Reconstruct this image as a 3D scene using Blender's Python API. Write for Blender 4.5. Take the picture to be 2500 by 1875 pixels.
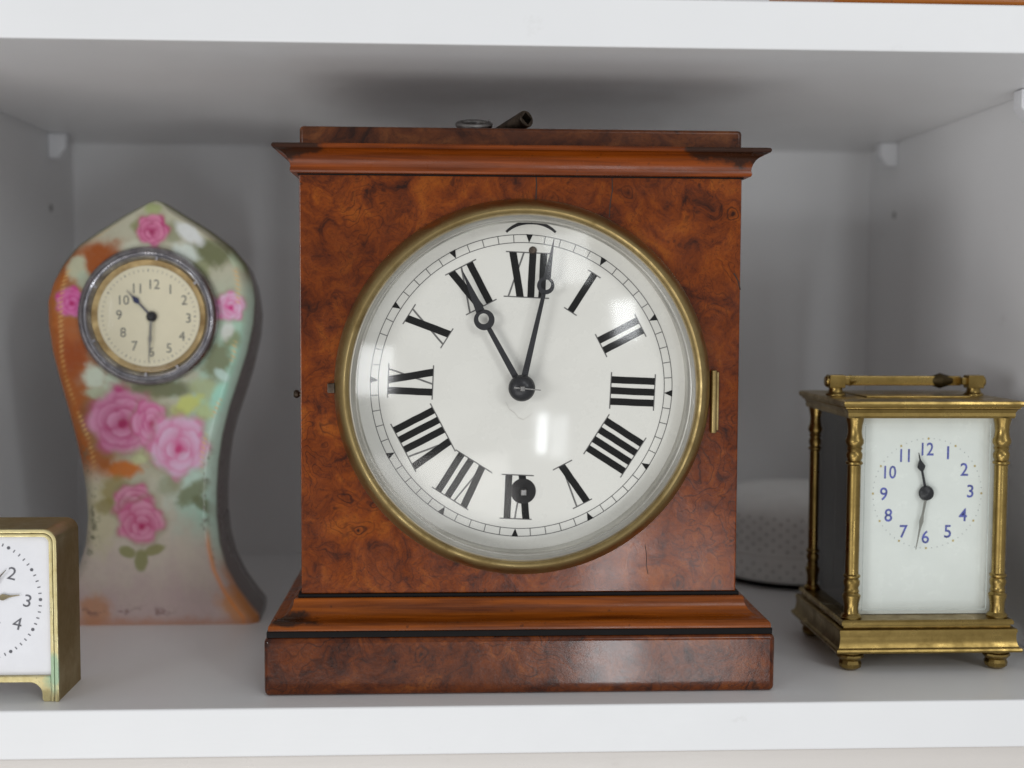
import bpy, bmesh, math, random
import numpy as np
from mathutils import Vector, Matrix

scene = bpy.context.scene
for o in list(bpy.data.objects):
    bpy.data.objects.remove(o, do_unlink=True)
COL = scene.collection
PI = math.pi
rnd = random.Random(7)

# ------------------------------------------------------------------ camera
FPX = 3025.0                       # focal length in pixels of the 2500 px wide photograph
CAM = Vector((0.0, -0.4806, 0.157))
_ya, _pi, _ro = math.radians(2.837), math.radians(3.524), math.radians(0.264)
_F = Vector((math.sin(_ya) * math.cos(_pi), math.cos(_ya) * math.cos(_pi), -math.sin(_pi)))
_R0 = Vector((math.cos(_ya), -math.sin(_ya), 0))
_U0 = _R0.cross(_F)
_R = _R0 * math.cos(_ro) + _U0 * math.sin(_ro)
_U = _U0 * math.cos(_ro) - _R0 * math.sin(_ro)
cd = bpy.data.cameras.new('camera')
cam = bpy.data.objects.new('camera', cd)
COL.objects.link(cam)
m = Matrix.Identity(4)
for i in range(3):
    m[i][0], m[i][1], m[i][2], m[i][3] = _R[i], _U[i], -_F[i], CAM[i]
cam.matrix_world = m
cd.sensor_fit = 'HORIZONTAL'
cd.sensor_width = 36.0
cd.lens = FPX / 2500.0 * 36.0
cd.clip_start = 0.01
cd.clip_end = 50
cd.dof.use_dof = True
cd.dof.focus_distance = 0.512
cd.dof.aperture_fstop = 5.8
scene.camera = cam

# ------------------------------------------------------------------ light
world = bpy.data.worlds.new('World')
scene.world = world
world.use_nodes = True
bg = world.node_tree.nodes['Background']
bg.inputs['Color'].default_value = (0.97, 0.98, 1.0, 1)
bg.inputs['Strength'].default_value = 0.42
scene.view_settings.view_transform = 'Standard'
scene.view_settings.look = 'None'
scene.view_settings.exposure = -0.15
scene.view_settings.gamma = 1.0
scene.cycles.diffuse_bounces = 8
scene.cycles.max_bounces = 16


def area(name, loc, target, sx, sy, power, color):
    l = bpy.data.lights.new(name, 'AREA')
    l.shape = 'RECTANGLE'
    l.size, l.size_y, l.energy, l.color = sx, sy, power, color
    o = bpy.data.objects.new(name, l)
    COL.objects.link(o)
    o.location = loc
    o.rotation_euler = (Vector(target) - Vector(loc)).to_track_quat('-Z', 'Y').to_euler()
    return o


# daylight: a window to the left of the shelves, and panes of a glazed wall behind the camera to the right
def toward(az, el, d):
    a, e = math.radians(az), math.radians(el)
    return (0.03 + d * math.sin(a) * math.cos(e), 0.02 - d * math.cos(a) * math.cos(e), 0.13 + d * math.sin(e))


AIM = (0.03, 0.03, 0.13)
area('side_window_light', toward(-42, 1, 2.6), AIM, 0.7, 0.6, 16, (0.97, 0.985, 1.0))
area('low_bounce_fill', toward(-22, -33, 2.2), AIM, 1.5, 0.8, 12, (1.0, 0.98, 0.96))  # added fill from below, stands in for bounce onto the upper shelf's underside
area('upper_pane_light', toward(18, 33, 2.6), AIM, 0.54, 0.64, 6.2, (0.95, 0.98, 1.0))
area('right_pane_light', toward(33, 15, 2.6), AIM, 0.32, 0.48, 7.0, (0.95, 0.98, 1.0))
area('door_pane_light', toward(8.4, -16, 2.6), AIM, 0.12, 0.52, 3.9, (0.93, 0.97, 1.0))
area('door_pane_light', toward(13.6, -17, 2.6), AIM, 0.20, 0.56, 1.9, (0.93, 0.97, 1.0))


# ------------------------------------------------------------------ pixels to positions (photograph shown 2212 px wide)
DP = 2500.0 / 2212.0


def ray(x, y):
    return _F + _R * ((x * DP - 1250) / FPX) + _U * ((937.5 - y * DP) / FPX)


def on_y(x, y, Y):
    d = ray(x, y)
    return CAM + d * ((Y - CAM.y) / d.y)


# ------------------------------------------------------------------ materials
def lin(r, g, b):
    f = lambda c: c / 12.92 if c <= 0.04045 else ((c + 0.055) / 1.055) ** 2.4
    return (f(r / 255), f(g / 255), f(b / 255), 1.0)


class NT:
    def __init__(self, name):
        self.m = bpy.data.materials.new(name)
        self.m.use_nodes = True
        self.t = self.m.node_tree
        self.b = self.t.nodes['Principled BSDF']
        self.out = self.t.nodes['Material Output']

    def n(self, typ, **kw):
        nd = self.t.nodes.new(typ)
        for k, v in kw.items():
            if hasattr(nd, k):
                setattr(nd, k, v)
            else:
                nd.inputs[k].default_value = v
        return nd

    def l(self, a, b):
        self.t.links.new(a, b)

    def math(self, op, a, b=None):
        nd = self.n('ShaderNodeMath', operation=op)
        for i, v in enumerate((a, b)):
            if v is None:
                continue
            if isinstance(v, (int, float)):
                nd.inputs[i].default_value = v
            else:
                self.l(v, nd.inputs[i])
        return nd.outputs[0]

    def ramp(self, fac, stops, interp='LINEAR'):
        r = self.n('ShaderNodeValToRGB')
        r.color_ramp.interpolation = interp
        e = r.color_ramp.elements
        while len(e) < len(stops):
            e.new(0.5)
        for el, (p, c) in zip(e, stops):
            el.position = p
            el.color = c if len(c) == 4 else (*c, 1)
        self.l(fac, r.inputs[0])
        return r.outputs[0]

    def mix(self, fac, a, b, blend='MIX'):
        nd = self.n('ShaderNodeMix', data_type='RGBA', blend_type=blend)
        for s, v in ((0, fac), (6, a), (7, b)):
            if isinstance(v, (int, float)):
                nd.inputs[s].default_value = v
            elif isinstance(v, tuple):
                nd.inputs[s].default_value = v
            else:
                self.l(v, nd.inputs[s])
        return nd.outputs[2]

    def coord(self, scale=(1, 1, 1), loc=(0, 0, 0)):
        c = self.n('ShaderNodeTexCoord')
        mp = self.n('ShaderNodeMapping')
        mp.inputs['Scale'].default_value = scale
        mp.inputs['Location'].default_value = loc
        self.l(c.outputs['Object'], mp.inputs['Vector'])
        return mp.outputs[0]

    def noise(self, vec, scale, detail=4, rough=0.55, dist=0.0):
        nd = self.n('ShaderNodeTexNoise')
        nd.inputs['Scale'].default_value = scale
        nd.inputs['Detail'].default_value = detail
        nd.inputs['Roughness'].default_value = rough
        nd.inputs['Distortion'].default_value = dist
        self.l(vec, nd.inputs['Vector'])
        return nd

    def bump(self, h, strength, dist=0.001):
        b = self.n('ShaderNodeBump')
        b.inputs['Strength'].default_value = strength
        b.inputs['Distance'].default_value = dist
        self.l(h, b.inputs['Height'])
        self.l(b.outputs[0], self.b.inputs['Normal'])

    def set(self, **kw):
        for k, v in kw.items():
            self.b.inputs[k.replace('_', ' ')].default_value = v
        return self


def plain(name, col, rough=0.5, metal=0.0, var=0.08, scale=120, bump=0.0, coat=0.0, spec=0.5):
    k = NT(name)
    k.set(Specular_IOR_Level=spec)
    v = k.coord()
    nz = k.noise(v, scale, 5, 0.6)
    dark = tuple(c * (1 - var * 2) for c in col[:3]) + (1,)
    lite = tuple(min(1, c * (1 + var)) for c in col[:3]) + (1,)
    k.l(k.ramp(nz.outputs[0], [(0.3, dark), (0.7, lite)]), k.b.inputs['Base Color'])
    k.set(Metallic=metal)
    k.l(k.ramp(nz.outputs[0], [(0.25, (rough * 0.8,) * 3), (0.75, (min(1, rough * 1.2),) * 3)]), k.b.inputs['Roughness'])
    if coat:
        k.set(Coat_Weight=coat, Coat_Roughness=0.08)
    if bump:
        k.bump(nz.outputs[0], bump, 0.0004)
    return k.m


def burl(name, cols, seed=0.0, gloss=0.22, scale=1.0, coat=0.15, fig=1.0):
    """Burr walnut: swirling contour grain, dark eyes, cloudy figure, under old polish."""
    k = NT(name)
    p = k.coord((scale,) * 3, (seed, seed * 0.7, seed * 1.3))
    warp = k.noise(p, 40, 3, 0.5)
    vm = k.n('ShaderNodeVectorMath', operation='MULTIPLY_ADD')
    k.l(warp.outputs['Color'], vm.inputs[0])
    vm.inputs[1].default_value = (0.026,) * 3
    k.l(p, vm.inputs[2])
    pw = vm.outputs[0]
    # cloudy figure
    cloud = k.noise(pw, 62, 6, 0.66, 0.8)
    base = k.ramp(cloud.outputs[0], [(0.30, cols[0]), (0.41, cols[1]), (0.54, cols[2]), (0.72, cols[3])])
    # eyes with rings
    vo = k.n('ShaderNodeTexVoronoi')
    vo.inputs['Scale'].default_value = 52
    vo.inputs['Randomness'].default_value = 1.0
    k.l(pw, vo.inputs['Vector'])
    d = vo.outputs['Distance']
    rings = k.math('SINE', k.math('MULTIPLY', d, 46.0))
    near = k.ramp(d, [(0.10, (1, 1, 1)), (0.42, (0, 0, 0))])
    present = k.ramp(k.noise(p, 17, 2).outputs[0], [(0.46, (0, 0, 0)), (0.60, (1, 1, 1))])
    rmask = k.math('MULTIPLY', k.math('MULTIPLY', k.math('MAXIMUM', rings, 0.0), near), present)
    base = k.mix(k.math('MULTIPLY', rmask, min(0.95, 0.8 * fig)), base, cols[0])
    eye = k.math('MULTIPLY', k.ramp(d, [(0.03, (1, 1, 1)), (0.13, (0, 0, 0))]), present)
    base = k.mix(k.math('MULTIPLY', eye, 0.85), base, cols[0])
    # contour grain
    g = k.noise(pw, 17, 3, 0.5, 0.35)
    lines = k.ramp(k.math('ABSOLUTE', k.math('SINE', k.math('MULTIPLY', g.outputs[0], 95.0))), [(0.0, (1, 1, 1)), (0.42, (0, 0, 0))])
    lm = k.ramp(k.noise(p, 21, 3).outputs[0], [(0.44, (0, 0, 0)), (0.63, (1, 1, 1))])
    base = k.mix(k.math('MULTIPLY', k.math('MULTIPLY', lines, lm), 0.6 * fig), base, cols[0])
    # fine curly figure between the eyes
    g3 = k.noise(pw, 70, 3, 0.5, 1.4)
    l3 = k.ramp(k.math('ABSOLUTE', k.math('SINE', k.math('MULTIPLY', g3.outputs[0], 44.0))), [(0.0, (1, 1, 1)), (0.5, (0, 0, 0))])
    m3 = k.ramp(k.noise(p, 33, 3).outputs[0], [(0.38, (0.1, 0.1, 0.1)), (0.62, (1, 1, 1))])
    base = k.mix(k.math('MULTIPLY', k.math('MULTIPLY', l3, m3), 0.42 * fig), base, cols[0])
    # fine flecks and pin knots
    fl = k.noise(p, 620, 3, 0.7)
    base = k.mix(k.ramp(fl.outputs[0], [(0.50, (0, 0, 0)), (0.74, (0.42, 0.42, 0.42))]), base, cols[0])
    pin = k.n('ShaderNodeTexVoronoi')
    pin.inputs['Scale'].default_value = 150
    k.l(pw, pin.inputs['Vector'])
    pm = k.math('MULTIPLY', k.ramp(pin.outputs['Distance'], [(0.08, (1, 1, 1)), (0.24, (0, 0, 0))]),
                k.ramp(k.noise(p, 40, 2).outputs[0], [(0.52, (0, 0, 0)), (0.60, (1, 1, 1))]))
    base = k.mix(k.math('MULTIPLY', pm, 0.6), base, cols[0])
    big = k.noise(p, 9, 2, 0.5)
    base = k.mix(1.0, base, k.ramp(big.outputs[0], [(0.32, (0.62, 0.56, 0.52)), (0.52, (1, 1, 1)), (0.70, (1.0, 1.0, 0.95))]), 'MULTIPLY')
    k.l(base, k.b.inputs['Base Color'])
    wear = k.noise(p, 45, 5, 0.65)
    k.l(k.ramp(wear.outputs[0], [(0.3, (gloss * 0.75,) * 3), (0.75, (gloss * 1.7,) * 3)]), k.b.inputs['Roughness'])
    k.set(Coat_Weight=coat, Coat_Roughness=0.10, Specular_IOR_Level=0.22)
    h = k.math('ADD', k.math('MULTIPLY', k.noise(p, 130, 4, 0.6).outputs[0], 1.0), k.math('MULTIPLY', fl.outputs[0], 0.25))
    k.bump(h, 0.16 if fig < 1.25 else 0.3, 0.0006)
    return k.m


def straight_wood(name, c0, c1, dark_ends=None, gloss=0.25):
    """Straight-grained varnished moulding; worn dark at the ends where dark_ends lists (x, z, radius)."""
    k = NT(name)
    p = k.coord((3, 60, 60))
    g = k.noise(p, 6, 6, 0.6, 0.3)
    base = k.ramp(g.outputs[0], [(0.3, c0), (0.7, c1)])
    q = k.coord()
    if dark_ends:
        nz = k.noise(q, 160, 4, 0.6)
        for (x, y, z, r) in dark_ends:
            dn = k.n('ShaderNodeVectorMath', operation='DISTANCE')
            sc = k.n('ShaderNodeVectorMath', operation='MULTIPLY')
            k.l(q, sc.inputs[0])
            sc.inputs[1].default_value = (0.45, 1, 1.6)
            k.l(sc.outputs[0], dn.inputs[0])
            dn.inputs[1].default_value = (x * 0.45, y, z * 1.6)
            dd = k.math('ADD', dn.outputs[1 if len(dn.outputs) > 1 else 0], k.math('MULTIPLY', k.math('SUBTRACT', nz.outputs[0], 0.5), r * 1.2))
            mk = k.ramp(k.math('DIVIDE', dd, r), [(0.75, (0.9,) * 3), (1.0, (0, 0, 0))])
            base = k.mix(mk, base, lin(38, 24, 16))
    sp = k.noise(q, 300, 2)
    base = k.mix(k.ramp(sp.outputs[0], [(0.68, (0, 0, 0)), (0.75, (0.55,) * 3)]), base, lin(45, 22, 10))
    k.l(base, k.b.inputs['Base Color'])
    k.l(k.ramp(k.noise(q, 70, 4).outputs[0], [(0.3, (gloss * 0.8,) * 3), (0.7, (gloss * 1.5,) * 3)]), k.b.inputs['Roughness'])
    k.set(Coat_Weight=0.08, Coat_Roughness=0.12, Specular_IOR_Level=0.25)
    k.bump(g.outputs[0], 0.10, 0.0004)
    return k.m


def brass(name, col, dark, rough=0.3, scale=90, verdigris=None, grain=0.06):
    k = NT(name)
    p = k.coord()
    nz = k.noise(p, scale, 6, 0.65)
    base = k.ramp(nz.outputs[0], [(0.30, dark), (0.46, tuple(a_ * 0.45 + b_ * 0.55 for a_, b_ in zip(dark, col))), (0.60, col)])
    if verdigris:
        x, y, z, r = verdigris
        dn = k.n('ShaderNodeVectorMath', operation='DISTANCE')
        sc = k.n('ShaderNodeVectorMath', operation='MULTIPLY')
        k.l(p, sc.inputs[0])
        sc.inputs[1].default_value = (1, 1, 0.5)
        k.l(sc.outputs[0], dn.inputs[0])
        dn.inputs[1].default_value = (x, y, z * 0.5)
        dd = k.math('ADD', dn.outputs[1], k.math('MULTIPLY', k.math('SUBTRACT', k.noise(p, 260, 3).outputs[0], 0.5), r))
        mk = k.ramp(k.math('DIVIDE', dd, r), [(0.5, (0.7,) * 3), (1.0, (0, 0, 0))])
        base = k.mix(mk, base, lin(140, 184, 158))
        k.l(k.math('SUBTRACT', 1.0, mk), k.b.inputs['Metallic'])
    else:
        k.set(Metallic=1.0)
    k.l(base, k.b.inputs['Base Color'])
    k.l(k.ramp(nz.outputs[0], [(0.3, (rough * 1.7,) * 3), (0.65, (rough * 0.85,) * 3)]), k.b.inputs['Roughness'])
    if grain:
        k.bump(k.noise(p, scale * 6, 4).outputs[0], grain, 0.0003)
    return k.m


def thin_glass(name, ior=1.5, tint=(1, 1, 1, 1), rough=0.0, gain=1.05):
    k = NT(name)
    k.t.nodes.remove(k.b)
    tr = k.n('ShaderNodeBsdfTransparent')
    tr.inputs[0].default_value = tint
    gl = k.n('ShaderNodeBsdfGlossy')
    nz = k.noise(k.coord(), 40, 3)
    k.l(k.ramp(nz.outputs[0], [(0.3, (rough,) * 3), (0.7, (rough + 0.03,) * 3)]), gl.inputs['Roughness'])
    ge = k.n('ShaderNodeNewGeometry')
    dt = k.n('ShaderNodeVectorMath', operation='DOT_PRODUCT')
    k.l(ge.outputs['Normal'], dt.inputs[0])
    k.l(ge.outputs['Incoming'], dt.inputs[1])
    c5 = k.math('POWER', k.math('SUBTRACT', 1.0, k.math('ABSOLUTE', dt.outputs['Value'])), 5.0)
    f0 = ((ior - 1) / (ior + 1)) ** 2
    fr = k.math('ADD', f0, k.math('MULTIPLY', c5, 1 - f0))
    mx = k.n('ShaderNodeMixShader')
    k.l(k.math('MINIMUM', k.math('MULTIPLY', fr, gain), 1.0), mx.inputs[0])
    k.l(tr.outputs[0], mx.inputs[1])
    k.l(gl.outputs[0], mx.inputs[2])
    k.l(mx.outputs[0], k.out.inputs[0])
    return k.m


def white_paint(name, col=(0.870, 0.873, 0.876, 1), rough=0.38):
    k = NT(name)
    p = k.coord()
    a = k.noise(p, 9, 4, 0.6)
    base = k.ramp(a.outputs[0], [(0.3, tuple(c * 0.965 for c in col[:3]) + (1,)), (0.7, col)])
    sm = k.noise(p, 48, 5, 0.7)
    base = k.mix(k.ramp(sm.outputs[0], [(0.66, (0, 0, 0)), (0.80, (0.16,) * 3)]), base, lin(150, 140, 125))
    k.l(base, k.b.inputs['Base Color'])
    k.l(k.ramp(sm.outputs[0], [(0.3, (rough * 0.85,) * 3), (0.75, (rough * 1.25,) * 3)]), k.b.inputs['Roughness'])
    # brushed paint film
    f = k.noise(k.coord((0.12, 1, 1)), 420, 3, 0.6)
    k.bump(f.outputs[0], 0.18, 0.0004)
    return k.m


M = {}
BC = [lin(42, 15, 5), lin(102, 43, 7), lin(127, 58, 9), lin(150, 78, 17)]
M['burl'] = burl('burr_walnut_body', BC, 0.31, 0.2, 1.3, 0.2, 1.15)
M['burl_base'] = burl('burr_walnut_plinth', [lin(32, 12, 6), lin(84, 36, 7), lin(110, 51, 9), lin(142, 76, 18)], 0.83, 0.2, 1.0, 0.38, 1.3)
M['burl_top'] = burl('burr_walnut_top', [lin(42, 21, 14), lin(76, 38, 19), lin(98, 52, 25), lin(122, 72, 36)], 1.47, 0.26)
M['cornice'] = straight_wood('varnished_cornice', lin(82, 33, 4), lin(146, 68, 10), [(-0.097, -0.009, 0.2195, 0.0085), (0.088, -0.010, 0.2212, 0.0125)])
M['moulding'] = straight_wood('varnished_moulding', lin(86, 38, 7), lin(152, 78, 16), [(-0.094, -0.010, 0.031, 0.006)])
M['ebony'] = plain('black_stringing', (0.006, 0.005, 0.005, 1), 0.5, spec=0.12)
M['brass'] = brass('aged_bezel_brass', (0.40, 0.30, 0.135, 1), (0.25, 0.175, 0.07, 1), 0.36)
M['silver'] = brass('silvered_ring', (0.62, 0.61, 0.57, 1), (0.48, 0.46, 0.41, 1), 0.34, 20, None, 0.0)
M['enamel'] = plain('cream_dial_enamel', (0.80, 0.79, 0.73, 1), 0.28, 0, 0.018, 40)
M['ink'] = plain('black_dial_ink', (0.007, 0.007, 0.0065, 1), 0.6, spec=0.05)
M['ink_thin'] = plain('faded_dial_ink', (0.14, 0.137, 0.13, 1), 0.5, 0, 0.2, 500)
M['steel_dark'] = plain('blackened_steel', (0.016, 0.016, 0.019, 1), 0.32, 0.3)
M['steel'] = plain('worn_steel', (0.30, 0.29, 0.28, 1), 0.35, 1.0, 0.2, 300)
M['iron'] = plain('browned_iron', (0.10, 0.075, 0.055, 1), 0.42, 0.85, 0.3, 260)
M['hole'] = plain('dark_bore', (0.006, 0.005, 0.005, 1), 0.8)
M['glass'] = thin_glass('clock_glass', 1.5, (1, 1, 1, 1), 0.09)
M['paint'] = white_paint('white_shelf_paint')
M['plastic'] = plain('white_plastic', (0.83, 0.84, 0.86, 1), 0.3, 0, 0.02)
M['crack'] = plain('dark_veneer_crack', (0.035, 0.014, 0.007, 1), 0.7)


# ------------------------------------------------------------------ mesh helpers
class MB:
    """Collects faces in world coordinates; build() links them as one mesh object whose origin is its thing's base."""
    def __init__(self):
        self.v, self.f = [], []

    def add(self, vs, fs):
        o = len(self.v)
        self.v += [tuple(p) for p in vs]
        self.f += [tuple(i + o for i in f) for f in fs]
        return self

    def box(self, a, b):
        x0, y0, z0 = a
        x1, y1, z1 = b
        return self.add([(x0, y0, z0), (x1, y0, z0), (x1, y1, z0), (x0, y1, z0), (x0, y0, z1), (x1, y0, z1), (x1, y1, z1), (x0, y1, z1)],
                        [(3, 2, 1, 0), (4, 5, 6, 7), (0, 1, 5, 4), (1, 2, 6, 5), (2, 3, 7, 6), (3, 0, 4, 7)])

    def lathe(self, prof, c, axis='Y', seg=96, caps=(False, False), a0=0.0, a1=2 * PI):
        full = abs(a1 - a0 - 2 * PI) < 1e-6
        n = seg if full else seg + 1
        vs, fs = [], []
        for (r, h) in prof:
            for i in range(n):
                a = a0 + (a1 - a0) * i / seg
                ca, sa = math.cos(a) * r, math.sin(a) * r
                if axis == 'Y':
                    vs.append((c[0] + ca, c[1] + h, c[2] + sa))
                elif axis == 'Z':
                    vs.append((c[0] + ca, c[1] + sa, c[2] + h))
                else:
                    vs.append((c[0] + h, c[1] + ca, c[2] + sa))
        for j in range(len(prof) - 1):
            for i in range(seg):
                k = (i + 1) % n
                fs.append((j * n + i, j * n + k, (j + 1) * n + k, (j + 1) * n + i))
        if caps[0]:
            fs.append(tuple(range(n)))
        if caps[1]:
            fs.append(tuple((len(prof) - 1) * n + i for i in range(n)))
        return self.add(vs, fs)

    def prism(self, poly, y0, y1):
        """Polygon in XZ extruded along Y."""
        n = len(poly)
        vs = [(x, y0, z) for x, z in poly] + [(x, y1, z) for x, z in poly]
        fs = [tuple(range(n)), tuple(range(2 * n - 1, n - 1, -1))]
        fs += [(i, i + n, (i + 1) % n + n, (i + 1) % n) for i in range(n)]
        return self.add(vs, fs)

    def loft_rect(self, prof, x0, x1, y0, y1, cap=True):
        """prof of (outward, z): a moulding that runs round a rectangle."""
        vs, fs = [], []
        for (o, z) in prof:
            vs += [(x0 - o, y0 - o, z), (x1 + o, y0 - o, z), (x1 + o, y1 + o, z), (x0 - o, y1 + o, z)]
        for j in range(len(prof) - 1):
            for i in range(4):
                k = (i + 1) % 4
                fs.append((j * 4 + i, j * 4 + k, j * 4 + 4 + k, j * 4 + 4 + i))
        if cap:
            fs.append((3, 2, 1, 0))
            e = (len(prof) - 1) * 4
            fs.append((e, e + 1, e + 2, e + 3))
        return self.add(vs, fs)

    def tube(self, pts, r, seg=10, caps=True):
        pts = [Vector(p) for p in pts]
        rs = r if isinstance(r, (list, tuple)) else [r] * len(pts)
        vs, fs = [], []
        for i, p in enumerate(pts):
            t = (pts[min(i + 1, len(pts) - 1)] - pts[max(i - 1, 0)]).normalized()
            a = t.cross(Vector((0, 0, 1)))
            if a.length < 0.1:
                a = t.cross(Vector((0, 1, 0)))
            a.normalize()
            b = t.cross(a)
            for k in range(seg):
                an = 2 * PI * k / seg
                vs.append(p + (a * math.cos(an) + b * math.sin(an)) * rs[i])
        for i in range(len(pts) - 1):
            for k in range(seg):
                q = (k + 1) % seg
                fs.append((i * seg + k, i * seg + q, (i + 1) * seg + q, (i + 1) * seg + k))
        if caps:
            fs.append(tuple(range(seg)))
            fs.append(tuple((len(pts) - 1) * seg + k for k in range(seg)))
        return self.add(vs, fs)

    def build(self, name, mat, parent=None, bevel=0.0, bseg=3, angle=32, smooth=True, base=None, weighted=False):
        o0 = base if base is not None else (root_of(parent).location if parent else Vector((0, 0, 0)))
        me = bpy.data.meshes.new(name)
        me.from_pydata([(p[0] - o0[0], p[1] - o0[1], p[2] - o0[2]) for p in self.v], [], self.f)
        bm = bmesh.new()
        bm.from_mesh(me)
        bmesh.ops.recalc_face_normals(bm, faces=bm.faces)
        if bevel:
            es = [e for e in bm.edges if len(e.link_faces) == 2 and e.calc_face_angle(0) > math.radians(40)]
            bmesh.ops.bevel(bm, geom=es, offset=bevel, segments=bseg, affect='EDGES', profile=0.5, clamp_overlap=True)
        bm.to_mesh(me)
        bm.free()
        if smooth:
            me.shade_smooth()
            me.set_sharp_from_angle(angle=math.radians(angle))
        me.materials.append(mat)
        o = bpy.data.objects.new(name, me)
        COL.objects.link(o)
        if bevel or weighted:
            wn = o.modifiers.new('weighted_normals', 'WEIGHTED_NORMAL')
            wn.keep_sharp = True
            wn.weight = 100
        if parent:
            o.parent = parent
        else:
            o.location = o0
        return o


def root_of(o):
    while o.parent:
        o = o.parent
    return o


def thing(name, loc, label, cat, group=None):
    o = bpy.data.objects.new(name, None)
    o.empty_display_size = 0.02
    COL.objects.link(o)
    o.location = loc
    o['label'], o['category'] = label, cat
    if group:
        o['group'] = group
    return o


_fonts = {}


def text_mesh(s, bold=0.018):
    """Outline of a short string, centred, cap height 1, in XY."""
    key = (s, bold)
    if key not in _fonts:
        cu = bpy.data.curves.new('glyph', 'FONT')
        cu.body = s
        cu.resolution_u = 4
        cu.offset = bold
        ob = bpy.data.objects.new('glyph', cu)
        COL.objects.link(ob)
        dg = bpy.context.evaluated_depsgraph_get()
        me = bpy.data.meshes.new_from_object(ob.evaluated_get(dg))
        vs = np.array([v.co[:] for v in me.vertices])
        fs = [tuple(p.vertices) for p in me.polygons]
        bpy.data.objects.remove(ob)
        lo, hi = vs.min(0), vs.max(0)
        vs = (vs - (lo + hi) / 2) / (hi[1] - lo[1])
        _fonts[key] = (vs, fs)
    return _fonts[key]


def numeral(s, x, y, z, h, mat, parent, wide=1.0, tilt=0.0, bold=0.0):
    vs, fs = text_mesh(s, bold)
    c, sn = math.cos(tilt), math.sin(tilt)
    b = MB()
    b.add([(x + (v[0] * wide * c + v[1] * sn) * h, y, z + (v[1] * c - v[0] * wide * sn) * h) for v in vs], fs)
    return b.build('numeral', mat, parent, smooth=False)


def flat(b, pts, y):
    """Flat printed polygon in the XZ plane at depth y."""
    return b.add([(p[0], y, p[1]) for p in pts], [tuple(range(len(pts)))])


# ------------------------------------------------------------------ bookcase
ZT, YB, XL, XR = 0.2571, 0.3075, -0.234, 0.268
bc = thing('bookcase', (0, 0, 0), 'white painted bookcase whose shelf carries the row of clocks', 'bookcase')
MB().box((XL, YB, -0.30), (XR, YB + 0.006, 0.60)).build('back_panel', M['paint'], bc)
MB().box((XL - 0.018, 0.004, -0.30), (XL, YB + 0.006, 0.60)).build('side_panel', M['paint'], bc, 0.0008)
MB().box((XR, 0.004, -0.30), (XR + 0.018, YB + 0.006, 0.60)).build('side_panel', M['paint'], bc, 0.0008)
MB().box((XL + 0.0004, 0.0, -0.0195), (XR - 0.0004, YB - 0.0003, 0.0)).build('shelf', M['paint'], bc, 0.0009, 3)
MB().box((XL + 0.0004, 0.0, ZT), (XR - 0.0004, YB - 0.0003, ZT + 0.0186)).build('shelf', M['paint'], bc, 0.0009, 3)
MB().box((XL + 0.002, 0.010, -0.30), (XR - 0.002, 0.028, -0.0225)).build('cupboard_door', white_paint('pale_door_paint', (0.72, 0.68, 0.64, 1), 0.3), bc, 0.001)
for s, x in ((1, XL), (-1, XR)):
    for yy in (0.078, 0.262):
        # moulded plastic shelf rest: a tongue under the shelf, a chamfered body and a peg into the side
        b = MB()
        x0 = x + s * 0.0003
        prof = [(0, -0.0003), (0.0105, -0.0003), (0.0105, -0.0085), (0.0060, -0.0145), (0, -0.0145)]
        b.prism([(x0 + s * px, ZT + pz) for px, pz in prof], yy - 0.0045, yy + 0.0045)
        r = b.build('shelf_rest', M['plastic'], bc, 0.0008, 2)
        MB().lathe([(0.0022, 0.0), (0.0022, 0.0008)], (x0 + s * 0.0106 - (0.0008 if s > 0 else 0), yy, ZT - 0.0045), 'X', 16, (True, True)).build('rivet', M['plastic'], r)
    for zz in (0.214,):
        MB().lathe([(0.0022, -0.0002), (0.0022, 0.0004)], (x, 0.262, zz), 'X', 16, (True, True)).build('peg_hole', plain('peg_hole_shade', (0.35, 0.35, 0.34, 1), 0.7), bc)

# ------------------------------------------------------------------ the burr walnut clock
CX, YF = 0.0291, 0.028             # centre line and front of the case
HB = 0.0905                        # half width of the case
YBK = 0.142                        # back of the case
mc = thing('mantel_clock', (CX, YF, 0), 'burr walnut mantel clock with a big round white roman dial', 'clock')
X0, X1 = CX - HB, CX + HB
DX, DZ = 0.0299, 0.1240            # centre of the dial
DY = 0.0375                        # dial plane


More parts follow.
